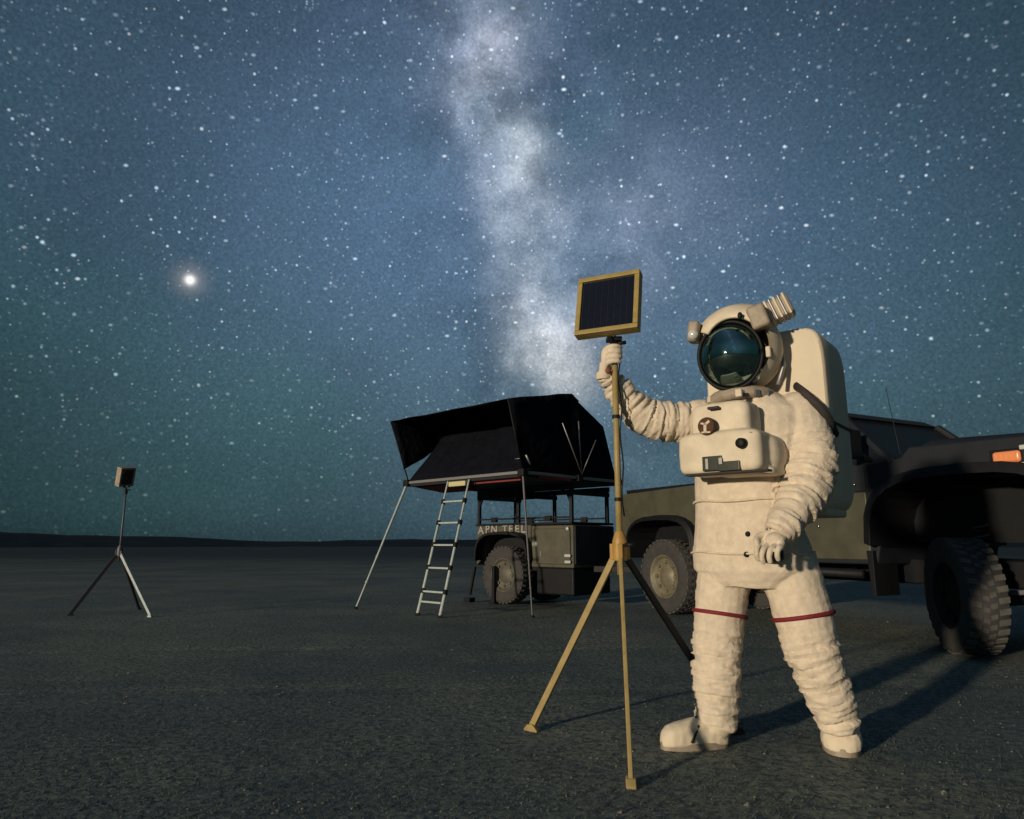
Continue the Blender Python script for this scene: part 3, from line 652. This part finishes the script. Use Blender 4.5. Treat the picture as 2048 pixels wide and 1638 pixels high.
# folding light at the top of the ladder
# ------------------------------------------------------------------ ladder
lt = NC + e1*1.12 + Vector((-.02, -.02, 1.64)); lbm = G(857, 1233)
ladder = empty('ladder', (lbm.x, lbm.y, 0))
tag(ladder, 'telescopic aluminium ladder leaning up to the edge of the roof tent', 'ladder')
ax = (lt-lbm); side = e1.copy(); LW = .205; B = Vector((lbm.x, lbm.y, 0))
ns_ = 6
for s in (-1, 1):
    st_ = MB()
    for i in range(ns_):
        p0 = lbm+ax*(i/ns_)+side*s*LW; p1 = lbm+ax*((i+1)/ns_)+side*s*LW
        st_.tube([p0+Vector((0, 0, .01 if i == 0 else 0)), p1], .021-.0018*i, 10)
    so = st_.build('stile', m_aluw, ladder, B)
    for i in range(1, ns_):
        p = lbm+ax*(i/ns_)+side*s*LW; MB().tube([p-ax.normalized()*.03, p+ax.normalized()*.03], .028, 10).build('collar', m_black, so, B)
    MB().box(lbm+side*s*LW+Vector((0, 0, .014)), (.06, .05, .028)).build('foot', m_black, so, B, bevel=.006)
for i in range(0, ns_):
    p = lbm+ax*((i+.17 if i == 0 else i)/ns_) if i else lbm+ax*.06*1.6
    MB().bar(p-side*(LW-.022), p+side*(LW-.022), .045, .022).build('rung', m_aluw, ladder, B, bevel=.004)
p = lbm+ax*.985
MB().box(p+Vector((0, -.03, -.02)), (.05, .32, .065), Matrix.Rotation(math.atan2(e1.y, e1.x)-PI/2, 3, 'Z')).build('top_hook', m_cream, ladder, B, bevel=.01)

# ------------------------------------------------------------------ astronaut
K = 3.2/1400*1.005                      # metres per photo pixel at the figure
F = Vector((-.66, -.75, 0)).normalized(); LD = Vector((-F.y, F.x, 0))*1.0     # LD: his left
ORG = Vector((1.18, 3.14, 0))
Rb = Matrix((LD, -F, Vector((0, 0, 1)))).transposed()     # local x = his left, y = back, z up
body = MB()
def PX(px, py, dy=0.0): return P(px, py, 3.2+dy)
sect = [(1502, 1172, 70, 0, .14), (1503, 1140, 104, 0, .17), (1502, 1105, 106, 0, .18), (1496, 1060, 96, 0, .175), (1494, 1000, 94, 0, .175), (1496, 950, 98, 0, .18),
        (1500, 900, 104, 0, .185), (1505, 860, 106, 0, .18), (1505, 828, 96, .0, .16), (1495, 800, 66, 0, .13), (1488, 785, 50, 0, .11)]
rings = []
for px, py, hw, dy, bb in sect:
    c = PX(px, py, dy); a = hw*K/.94
    rings.append([c + LD*a*math.copysign(abs(math.cos(q))**.85, math.cos(q)) - F*bb*math.copysign(abs(math.sin(q))**.85, math.sin(q)) for q in [2*PI*k/28 for k in range(28)]])
body.quadstrip(rings)
def limb(m, pts, n=20, ext=True):
    """pts: (px, py, Y, radius_px) -> resampled smooth tube with round joints"""
    Q = [(P(a, b_, y), r*K*y/3.2*.93) for a, b_, y, r in pts]
    out = []; rr = []
    for i in range(len(Q)-1):
        for k in range(6):
            t_ = k/6
            p0 = Q[max(i-1, 0)][0]; p1 = Q[i][0]; p2 = Q[i+1][0]; p3 = Q[min(i+2, len(Q)-1)][0]
            a = .5*((2*p1)+(p2-p0)*t_+(2*p0-5*p1+4*p2-p3)*t_*t_+(-p0+3*p1-3*p2+p3)*t_**3)
            out.append(a); rr.append(Q[i][1]*(1-t_)+Q[i+1][1]*t_)
    out.append(Q[-1][0]); rr.append(Q[-1][1])
    m.tube(out, rr, n); return out, rr
arms = {}
LEG_L = [(1452, 1120, 3.27, 56), (1441, 1215, 3.25, 51), (1434, 1300, 3.24, 46), (1432, 1390, 3.23, 42), (1434, 1455, 3.22, 37)]
LEG_R = [(1572, 1120, 3.12, 60), (1604, 1222, 3.09, 58), (1627, 1310, 3.08, 52), (1660, 1395, 3.09, 43), (1680, 1455, 3.10, 35)]
ARM_L = [(1452, 858, 3.30, 50), (1380, 846, 3.31, 42), (1300, 838, 3.30, 38), (1260, 806, 3.29, 31), (1230, 770, 3.27, 24), (1212, 745, 3.24, 19)]
ARM_R = [(1590, 838, 3.10, 56), (1618, 895, 3.03, 54), (1612, 965, 2.98, 49), (1592, 1012, 2.92, 39), (1566, 1052, 2.86, 28), (1556, 1066, 2.85, 24)]
segs = []
for nm, pts in (('leg', LEG_L), ('leg2', LEG_R), ('arm', ARM_L), ('arm2', ARM_R)):
    o, r = limb(body, pts); segs.append((nm, o, r))
body.ell(PX(1405, 845, .10), .105, .105, .11); body.ell(PX(1597, 838, -.10), .125, .125, .125); body.ell(PX(1555, 1130, -.06), .14, .13, .12); body.ell(PX(1458, 1130, .05), .13, .13, .12)
me = body.mesh('person'); tmp = bpy.data.objects.new('tmp', me); COL.objects.link(tmp)
def voxel(o, size):
    m_ = o.modifiers.new('r', 'REMESH'); m_.mode = 'VOXEL'; m_.voxel_size = size; m_.use_smooth_shade = True
    sm = o.modifiers.new('s', 'SMOOTH'); sm.iterations = 3; sm.factor = .6
    bpy.context.view_layer.update()
    me2 = bpy.data.meshes.new_from_object(o.evaluated_get(bpy.context.evaluated_depsgraph_get())); bpy.data.objects.remove(o)
    return me2
me2 = voxel(tmp, .0056)
# cloth folds along the limbs
nv = len(me2.vertices); co = np.empty(nv*3); me2.vertices.foreach_get('co', co); co = co.reshape(-1, 3)
no = np.empty(nv*3); me2.vertices.foreach_get('normal', no); no = no.reshape(-1, 3)
best = np.full(nv, 9.); par = np.zeros(nv); rid = np.full(nv, -1); cum = np.zeros(nv); axs = np.zeros((nv, 3))
for si, (nm, pts, rad) in enumerate(segs):
    acc = 0
    for i in range(len(pts)-1):
        a = np.array(pts[i]); b_ = np.array(pts[i+1]); d = b_-a; ln = np.linalg.norm(d); t_ = np.clip(((co-a)@d)/(ln*ln), 0, 1)
        dist = np.linalg.norm(co-(a+t_[:, None]*d), axis=1)/rad[i]
        k = dist < best; best[k] = dist[k]; rid[k] = si; cum[k] = acc+t_[k]*ln; par[k] = (i+t_[k])/(len(pts)-1); axs[k] = d/ln; acc += ln
disp = np.zeros(nv)
for i in range(nv):
    p = Vector(co[i]); s = rid[i]
    base_n = noise.noise(p*9)*.5 + noise.noise(p*22)*.25
    torso = .0035*base_n*2 + .002*noise.noise(Vector((p.x*14, p.y*14, p.z*40)))
    if s >= 0 and best[i] < 1.25:
        isarm = s >= 2; u = par[i]
        w = (min(1, max(0, (u-.10)*6)) if isarm else min(1, max(0, (u-.30)*7)))
        q = Vector((p.x*5, p.y*5, p.z*5)) + Vector(axs[i])*cum[i]*(36 if isarm else 32)
        rn = 1-2.3*abs(noise.noise(q)); rn2 = 1-2.0*abs(noise.noise(q*2.1+Vector((3, 1, 7))))
        rn3 = 1-2.0*abs(noise.noise(q*3.3+Vector((8, 2, 5))))
        fold = .0125*rn + .0080*rn2 + .0032*rn3
        if isarm: fold +=   .0035*math.sin(cum[i]*135+3*noise.noise(p*6))
        fold *= 1.0 if isarm else .95
        if not isarm and u > .28: fold += .002*math.sin(cum[i]*70)
        disp[i] = torso*(1-w) + fold*w - .005*w
        if not isarm and u <= .30: disp[i] += .004*(1-2*abs(noise.noise(q*.5)))
    else: disp[i] = torso
co2 = co+no*disp[:, None]-np.array(ORG)
me2.vertices.foreach_set('co', co2.reshape(-1)); me2.update(); me2.materials.clear(); me2.materials.append(m_suit)
for p_ in me2.polygons: p_.use_smooth = True
me2.name = 'person'
person = bpy.data.objects.new('person', me2); COL.objects.link(person); person.location = ORG
tag(person, 'person in a bulky white spacesuit with mirrored helmet visor, gripping the yellow tripod', 'person')
def part(m, name, mt, parent=person, **kw): 
    return m.build(name, mt, parent, ORG, **kw)
def lump(m, name, mt, size, parent=person, crease=0.0):
    t0 = bpy.data.objects.new('tmp', m.mesh(name)); COL.objects.link(t0); q = voxel(t0, size)
    if crease:
        for v in q.vertices: v.co += v.normal*crease*(1-2*abs(noise.noise(v.co*26)))
    for v in q.vertices: v.co -= ORG
    q.materials.clear(); q.materials.append(mt)
    for p_ in q.polygons: p_.use_smooth = True
    o = bpy.data.objects.new(name, q); COL.objects.link(o); o.parent = parent; return o

# knee bands
def ring_at(pts, rad, u, h, grow, name, mt, tilt=0.0):
    k = u*(len(pts)-1); i = int(k); f = k-i; c = pts[i].lerp(pts[i+1], f); r = rad[i]*(1-f)+rad[i+1]*f+grow; ax_ = (pts[i+1]-pts[i]).normalized()
    q = ax_.to_track_quat('Z', 'Y').to_matrix().to_4x4(); Mx = Matrix.Translation(c) @ Matrix.Rotation(tilt, 4, 'Y') @ q
    return part(MB().lathe([(r-.012, -h/2), (r, -h/2), (r+.004, 0), (r, h/2), (r-.012, h/2), (r-.012, -h/2)], 40, Mx), name, mt, smooth=True)
ring_at(segs[0][1], segs[0][2], .285, .017, .009, 'knee_band', m_red, math.radians(-2)); ring_at(segs[1][1], segs[1][2], .275, .017, .009, 'knee_band', m_red, math.radians(1))
# boots
def boot(heel, toe, ank, w, name='boot'):
    d = (toe-heel); ln = d.length; d.normalize(); s = Vector((-d.y, d.x, 0)); m = MB(); rings = []
    for k, (u, hw, top) in enumerate([(-.04, .5, .5), (0, .80, .85), (.15, .98, 1.0), (.35, 1.0, 1.0), (.55, 1.06, .90), (.75, 1.12, .80), (.90, 1.0, .70), (.98, .72, .52), (1.02, .40, .30)]):
        c = heel+d*ln*u; W_ = w*hw; H_ = .118*top
        rings.append([c+s*W_*math.cos(q)+Vector((0, 0, max(.004, H_*.42+H_*.58*math.copysign(abs(math.sin(q))**.6, math.sin(q))))) for q in [2*PI*j/20 for j in range(20)]])
    m.quadstrip(rings)
    m.tube([heel+d*ln*.20+Vector((0, 0, .05)), ank], [.062, .078], 20)
    o = lump(m, name, m_pack, .005, crease=.0015)
    so = MB(); rings = []
    for z, g in ((gh(heel.x, heel.y)-.002, 1.02), (.018, 1.04)):
        rings.append([heel+d*ln*(.49+.54*math.cos(q))+s*w*(1.04)*g*(abs(math.sin(q))**.75*math.copysign(1, math.sin(q)))+Vector((0, 0, z)) for q in [2*PI*j/28 for j in range(28)]])
    part(so.quadstrip(rings), 'sole', m_lampg, o, bevel=.002)
    return o, d, s, ln
hl = G(1448, 1487); tl_ = G(1326, 1493)
b1, d_, s_, ln_ = boot(hl+Vector((0, 0, 0)), tl_, P(1434, 1440, 3.225), .052)
st0 = MB(); c0 = hl+d_*ln_*.62
st0.tube([c0+s_*.060+Vector((0, 0, .025)), c0+d_*-.04+s_*.045+Vector((0, 0, .085)), c0+d_*-.05+Vector((0, 0, .112)), c0+d_*-.04-s_*.045+Vector((0, 0, .085)), c0-s_*.062+Vector((0, 0, .025))], .006, 8)
part(st0, 'boot_strap', m_dstrap, b1, smooth=True)
hr = G(1676, 1462); tr_ = G(1686, 1507)
b2, d2_, s2_, ln2_ = boot(tr_+Vector((.105, .255, 0)), tr_, P(1680, 1440, 3.12), .072)

# gloves --------------------------------------------------
def finger(m, pts, r0, r1): 
    q = [Vector(p) for p in pts]; n = len(q); out = []
    for i in range(n-1):
        for k in range(4):
            t_ = k/4; p0 = q[max(i-1, 0)]; p1 = q[i]; p2 = q[i+1]; p3 = q[min(i+2, n-1)]
            out.append(.5*((2*p1)+(p2-p0)*t_+(2*p0-5*p1+4*p2-p3)*t_*t_+(-p0+3*p1-3*p2+p3)*t_**3))
    out.append(q[-1]); m.tube(out, [r0+(r1-r0)*i/(len(out)-1) for i in range(len(out))], 10); m.ell(out[-1], r1, r1, r1, nu=10, nv=6)
pc0 = Vector((hubc.x, hubc.y, 0)); zc0 = P(1216, 712, 3.19).z
g1 = MB()
# palm on the left/back of the pole, fingers wrap in front, thumb rises on the back
g1.ell(pc0+Vector((-.040, .010, zc0-.008)), .022, .030, .056)
g1.tube([pc0+Vector((-.046, .042, zc0-.085)), pc0+Vector((-.042, .016, zc0-.03))], [.028, .026], 16)
for k, (dz, sc_) in enumerate(((.038, .94), (.014, 1.0), (-.011, .97), (-.035, .82))):
    R_ = .031; pts = []
    for a in (172, 205, 240, 278, 312, 335 if k != 3 else 318):
        aa = math.radians(a); pts.append(pc0+Vector((math.cos(aa)*(R_+.006 if a < 200 else R_)*1.0, math.sin(aa)*R_, zc0+dz+.002*math.sin(k*2+a*.03))))
    finger(g1, pts, .0135*sc_, .0108*sc_)
finger(g1, [pc0+Vector((-.045, .020, zc0-.005)), pc0+Vector((-.034, .034, zc0+.025)), pc0+Vector((-.010, .036, zc0+.048)), pc0+Vector((.014, .026, zc0+.058))], .0165, .0125)
gl1 = lump(g1, 'glove', m_suit, .0036, crease=.0010)
part(MB().lathe([(.034, -.018), (.038, -.012), (.038, .012), (.034, .018)], 24, Matrix.Translation(pc0+Vector((-.045, .042, zc0-.088)))), 'cuff', m_suit, gl1, smooth=True)
part(MB().ell(pc0+Vector((-.033, -.016, zc0-.075)), .014, .010, .016), 'cuff_tab', mat('rust_tab', (.16, .05, .03), .7), gl1, smooth=True)
# left hand hanging, half-closed
g2 = MB(); wr = P(1561, 1064, 2.85); dn = (P(1540, 1104, 2.80)-wr).normalized(); across = Vector((.80, -.25, .35)); across = (across-dn*across.dot(dn)).normalized(); fr_ = dn.cross(across).normalized()
if fr_.y > 0: fr_ = -fr_
def hp(a, b_, c): return wr+across*a+dn*b_+fr_*c
g2.tube([hp(0, -.03, 0), hp(0, .02, 0)], [.040, .036], 16)
g2.ell(hp(0, .050, .004), .040, .040, .030)
g2.tube([hp(-.0, .02, 0), hp(0, .075, .006)], [(.036, .026), (.044, .022)], 16)
for k, (a, ln) in enumerate(((-.042, .084), (-.014, .096), (.014, .090), (.041, .072))):
    finger(g2, [hp(a*.8, .065, .004), hp(a*1.05, .095, .012), hp(a*1.05, .065+ln*.62, .022), hp(a*1.0, .065+ln*.92, .012), hp(a*.95, .065+ln*.98, -.010)], .0132, .0104)
finger(g2, [hp(-.028, .025, .012), hp(-.052, .050, .024), hp(-.058, .078, .032), hp(-.050, .100, .034)], .0160, .0125)
gl2 = lump(g2, 'glove', m_suit, .0030, crease=.0006)
cq_ = dn.to_track_quat('Z', 'Y').to_matrix().to_4x4()
part(MB().lathe([(.050, -.024), (.056, -.016), (.056, .012), (.048, .020), (.040, .02)], 28, Matrix.Translation(hp(0, -.012, 0)) @ cq_), 'cuff', m_suit, gl2, smooth=True)

# helmet --------------------------------------------------
HF = Vector((-.46, -.87, -.07)).normalized(); HS = Vector((-HF.y, HF.x, 0)).normalized(); HU = HS.cross(-HF).normalized()
if HU.z < 0: HU = -HU
VC = P(1466, 716, 3.12); SC_ = P(1480, 702, 3.17)
RV, RS = .158, .200
hm = MB()
def cap(center, R, a0, a1, n=48, m=14, sy=1.0, keep=None, th=.0):
    rings = []
    for i in range(m+1):
        a = a0+(a1-a0)*i/m
        rings.append([center+HF*R*math.cos(a)+(HS*.95*math.cos(2*PI*k/n)+HU*math.sin(2*PI*k/n)*sy)*R*math.sin(a) for k in range(n)])
    return rings
shell = MB(); ra = cap(SC_, RS, math.radians(54), math.radians(178), m=22)
rb = cap(SC_, RS-.014, math.radians(54), math.radians(178), m=22)
shell.quadstrip(ra+rb[::-1], True, False)
helmet = part(shell, 'helmet', m_shell, smooth=True)
hv = MB().quadstrip(cap(VC, RV, 0.001, math.radians(120), m=24, sy=1.05), True, False)
part(hv, 'visor', m_visor, helmet, smooth=True)
# dark seal and metal ring round the visor
sl = MB(); th_ = math.radians(62); c_ = VC+HF*(RV+.004)*math.cos(th_); rr_ = (RV+.006)*math.sin(th_)
sl.tube([c_+(HS*.955*math.cos(a)+HU*1.06*math.sin(a))*(rr_+.001) for a in [2*PI*k/48 for k in range(49)]], .0080, 8)
part(sl, 'visor_seal', m_black, helmet, smooth=True)
# bright brow plate over the visor
bp = MB(); rings = []
for a in np.linspace(math.radians(38), math.radians(150), 22):
    row = []
    for (u, rr2) in ((.10, 1.0), (.55, 1.012), (.95, 1.02), (1.28, 1.015)):
        aa = u
        row.append(SC_+HF*(RS+.006)*math.cos(aa+.52)*rr2+(HS*math.cos(a)+HU*math.sin(a))*(RS+.006)*math.sin(aa+.52)*rr2)
    rings.append(row)
bp.quadstrip(rings, False, False)
bpo = part(bp, 'brow_plate', m_shell, helmet, smooth=True); md = bpo.modifiers.new('s', 'SOLIDIFY'); md.thickness = .012; md.offset = 1
def onh(px, py, Y): return P(px, py, Y)
part(MB().ell(onh(1480, 631, 2.975), .011, .011, .016), 'brow_stud', m_black, helmet, smooth=True)
# lamp housings
Rl = Matrix((HS, -HF, HU)).transposed()
def housing(c, size, fins, tilt):
    R_ = Rl @ Matrix.Rotation(tilt, 3, 'Y')
    h = MB().box(c, size, R_); o = part(h, 'lamp_housing', m_lampg, helmet, bevel=.016, seg=3)
    for k in range(fins):
        u = (k+.5)/fins-.5
        part(MB().box(c+R_ @ Vector((u*size[0]*.92, -.004, .0)), (size[0]/fins*.5, size[1]+.008, size[2]+.006), R_), 'fin', m_shell if k % 2 else m_grey, o, bevel=.004)
    return o, R_
hR, Rr = housing(onh(1554, 622, 3.05), (.135, .11, .098), 6, math.radians(-20))
part(MB().box(onh(1518, 635, 2.985), (.080, .08, .110), Rl @ Matrix.Rotation(math.radians(-16), 3, 'Y')), 'lamp_front', m_lampg, hR, bevel=.015)
hL, Rr2 = housing(onh(1389, 665, 3.14), (.050, .09, .100), 0, math.radians(10))
part(MB().lathe([(0.001, .0), (.018, .0), (.024, -.02)], 16, Matrix.Translation(onh(1384, 668, 3.085)) @ HF.to_track_quat('Z', 'Y').to_matrix().to_4x4()), 'lamp_lens', m_lens, hL, smooth=True)
# neck ring and side latch
nc = P(1484, 800, 3.18)
nr = part(MB().lathe([(.125, -.03), (.148, -.03), (.156, -.012), (.154, .012), (.14, .024), (.12, .026)], 40, Matrix.Translation(nc) @ Matrix.Rotation(math.radians(-6), 4, 'X')), 'neck_ring', m_lampg, smooth=True)
part(MB().box(onh(1537, 704, 3.0), (.022, .03, .05), Rl), 'visor_latch', m_shell, helmet, bevel=.006)
part(MB().tube([onh(1560, 690, 3.1), onh(1568, 730, 3.1), onh(1556, 770, 3.08)], .010, 8), 'hose', m_grey, helmet, smooth=True)
for a_ in (-70, -45, 22, 48, 72):
    q_ = Matrix.Rotation(math.radians(a_), 3, 'Z') @ F
    part(MB().box(nc+q_*.155, (.028, .014, .030), Matrix.Rotation(math.radians(a_), 3, 'Z') @ Rb), 'ring_latch', m_shell if a_ % 2 else m_greyd, nr, bevel=.004)
part(MB().box(P(1478, 786, 2.985), (.03, .02, .035), Rb), 'ring_latch', m_shell, nr, bevel=.005)

# backpack -------------------------------------------------
F2 = Vector((-.62, -.785, 0)).normalized(); L2 = Vector((-F2.y, F2.x, 0)); R2b = Matrix((L2, -F2, Vector((0, 0, 1)))).transposed()
pkc = Vector((1.302, 3.372, 0))
bpk = MB(); rings = []
prof = [(.0, 1.01), (.03, .99), (.98, .99), (1, 1)]
hw_, hd_ = .28, .19
pz0, pz1 = .98, 1.83
pts = []
for k in range(40):
    a = 2*PI*k/40
    x_ = math.copysign(abs(math.cos(a))**.24, math.cos(a))*hw_; z_ = math.copysign(abs(math.sin(a))**.30, math.sin(a))
    pts.append((x_, (pz0+pz1)/2+z_*(pz1-pz0)/2))
for yy, sc2 in ((-hd_, .965), (-hd_+.008, .99), (-hd_+.02, 1.0), (hd_-.03, 1.0), (hd_-.01, .99), (hd_, .96)):
    rings.append([Vector((pkc.x, pkc.y, 0))+R2b @ Vector((x*sc2, yy, (z-1.4)*sc2+1.4)) for x, z in pts])
pack = part(bpk.quadstrip(rings), 'backpack', m_pack, smooth=True)
if hasattr(pack.data, 'set_sharp_from_angle'): pack.data.set_sharp_from_angle(angle=math.radians(40))
part(MB().box(pkc+R2b @ Vector((.0, .0, 1.38)), (hw_*2+.010, hd_*2+.004, .012), R2b), 'seam', m_dstrap, pack)
part(MB().box(pkc+R2b @ Vector((.0, .0, .99)), (hw_*1.7, hd_*1.7, .05), R2b), 'pack_base', m_pack, pack, bevel=.012)
# shoulder strap
sp_ = [P(1592, 772, 3.10), P(1612, 788, 3.0), P(1640, 815, 2.97), P(1660, 840, 3.0), P(1672, 868, 3.08)]
part(MB().tube(sp_, [(.014, .020)]*5, 8), 'shoulder_strap', m_dstrap, smooth=True)

# chest control unit --------------------------------------
def cb(px, py, Y): return P(px, py, Y)
ch = MB()
C0 = P(1456, 902, 2.93)
ch2 = MB()
def rbox(m, c, sx, sy, sz, e=.35, n=24, k=10):
    rings = []
    for i in range(k+1):
        t_ = -PI/2+PI*i/k; cz = math.copysign(abs(math.sin(t_))**e, math.sin(t_)); cr = abs(math.cos(t_))**e
        if i in (0, k): cr = .02
        rings.append([c+Rb @ Vector((sx/2*cr*math.copysign(abs(math.cos(q))**e, math.cos(q)), sy/2*cr*math.copysign(abs(math.sin(q))**e, math.sin(q)), sz/2*cz)) for q in [2*PI*j/n for j in range(n)]])
    m.quadstrip(rings)
rbox(ch2, P(1452, 908, 3.00), .375, .20, .185, .30)
rbox(ch2, P(1452, 850, 3.02), .27, .17, .19, .35)
rbox(ch2, P(1522, 908, 2.99), .19, .19, .165, .62)
rbox(ch2, P(1505, 946, 3.0), .24, .17, .035, .3)
unit = lump(ch2, 'chest_unit', m_shell, .006)
# front plane of the unit: find points by ray along F
def onfront(px, py, off):
    c = P(1452, 908, 3.00)+F*(.10+off); d = ray(px, py); o = Vector((0, 0, CAM_H)); t_ = (c-o).dot(F)/d.dot(F); return o+d*t_
part(MB().box(onfront(1425, 927, .002), (.088, .012, .062), Rb), 'display', m_disp, unit, bevel=.003)
part(MB().box(onfront(1458, 932, .003), (.095, .012, .040), Rb), 'display', m_disp, unit, bevel=.003)
part(MB().box(onfront(1414, 928, .010), (.012, .006, .044), Rb), 'gauge', m_grey, unit)
part(MB().box(onfront(1441, 922, .010), (.014, .006, .026), Rb), 'gauge', m_grey, unit)
Mf = F.to_track_quat('Z', 'Y').to_matrix().to_4x4()
part(MB().lathe([(0.001, .03), (.016, .03), (.021, .024), (.023, 0)], 24, Matrix.Translation(onfront(1485, 887, -.002)) @ Mf), 'dial', m_black, unit, smooth=True)
em = onfront(1415, 853, -.008)
emo = part(MB().lathe([(0.001, .016), (.037, .016), (.039, .010), (.039, -.01)], 32, Matrix.Translation(em) @ Mf), 'emblem', m_brown, unit)
eb = MB(); fo = F*.0175
for (a, b_, w_) in ((Vector((-.004, 0, -.030)), Vector((-.002, 0, .012)), .013), (Vector((-.022, 0, .014)), Vector((-.002, 0, .008)), .008), (Vector((.018, 0, .020)), Vector((-.002, 0, .006)), .011), (Vector((-.020, 0, -.026)), Vector((.020, 0, -.028)), .006)):
    eb.bar(em+fo+Rb @ a, em+fo+Rb @ b_, .003, w_, upv=tuple(F)) if False else eb.bar(em+fo+Rb @ a, em+fo+Rb @ b_, w_, .003, upv=tuple(F))
part(eb, 'emblem_mark', m_suit, emo)
part(MB().box(onfront(1455, 946, -.02), (.36, .05, .010), Rb), 'seam_strip', m_dstrap, unit, bevel=.003)
part(MB().box(onfront(1447, 871, -.012), (.25, .01, .006), Rb), 'seam_strip', m_lampg, unit)
part(MB().tube([onfront(1372, 882, -.05), onfront(1366, 884, -.03)], [.020, .020], 14), 'hose_port', m_lampg, unit, smooth=True)
part(MB().box(onfront(1427, 816, -.02), (.05, .02, .012), Rb), 'strap_slot', m_dstrap, unit, bevel=.003)
# belt studs and small tool ring near the left hand
for (px, py) in ((1498, 1068), (1495, 1109)):
    c = P(px, py, 3.015); part(MB().ell(c+Vector((0, .012, 0)), .013, .008, .012), 'stud', m_black, smooth=True)
part(MB().box(P(1388, 930, 3.05)+Vector((-.02, 0, 0)), (.03, .02, .02), Rb), 'side_tab', m_suit, unit, bevel=.004)
part(MB().lathe([(.001, 0), (.045, 0), (.05, .01), (.05, .05), (.04, .06)], 20, Matrix.Translation(P(1545, 1108, 2.92)+Vector((0, .02, -.03)))), 'tether_reel', m_black, smooth=True)

# stitched seams that ring the garment
def seam_at(k, grow=.006, rad=.0035, dz=0.0):
    px, py, hw, dy, bb = sect[k]; c = PX(px, py, dy); a = hw*K/.94+grow; q_ = []
    for j in range(61):
        q = 2*PI*j/60
        q_.append(c + LD*a*math.copysign(abs(math.cos(q))**.85, math.cos(q)) - F*(bb+grow)*math.copysign(abs(math.sin(q))**.85, math.sin(q)) + Vector((0, 0, .004*math.sin(q*5)+dz)))
    part(MB().tube(q_, rad, 6), 'seam', m_suit, smooth=True)
seam_at(4, .008, .006, -.008); seam_at(2, .007, .005)
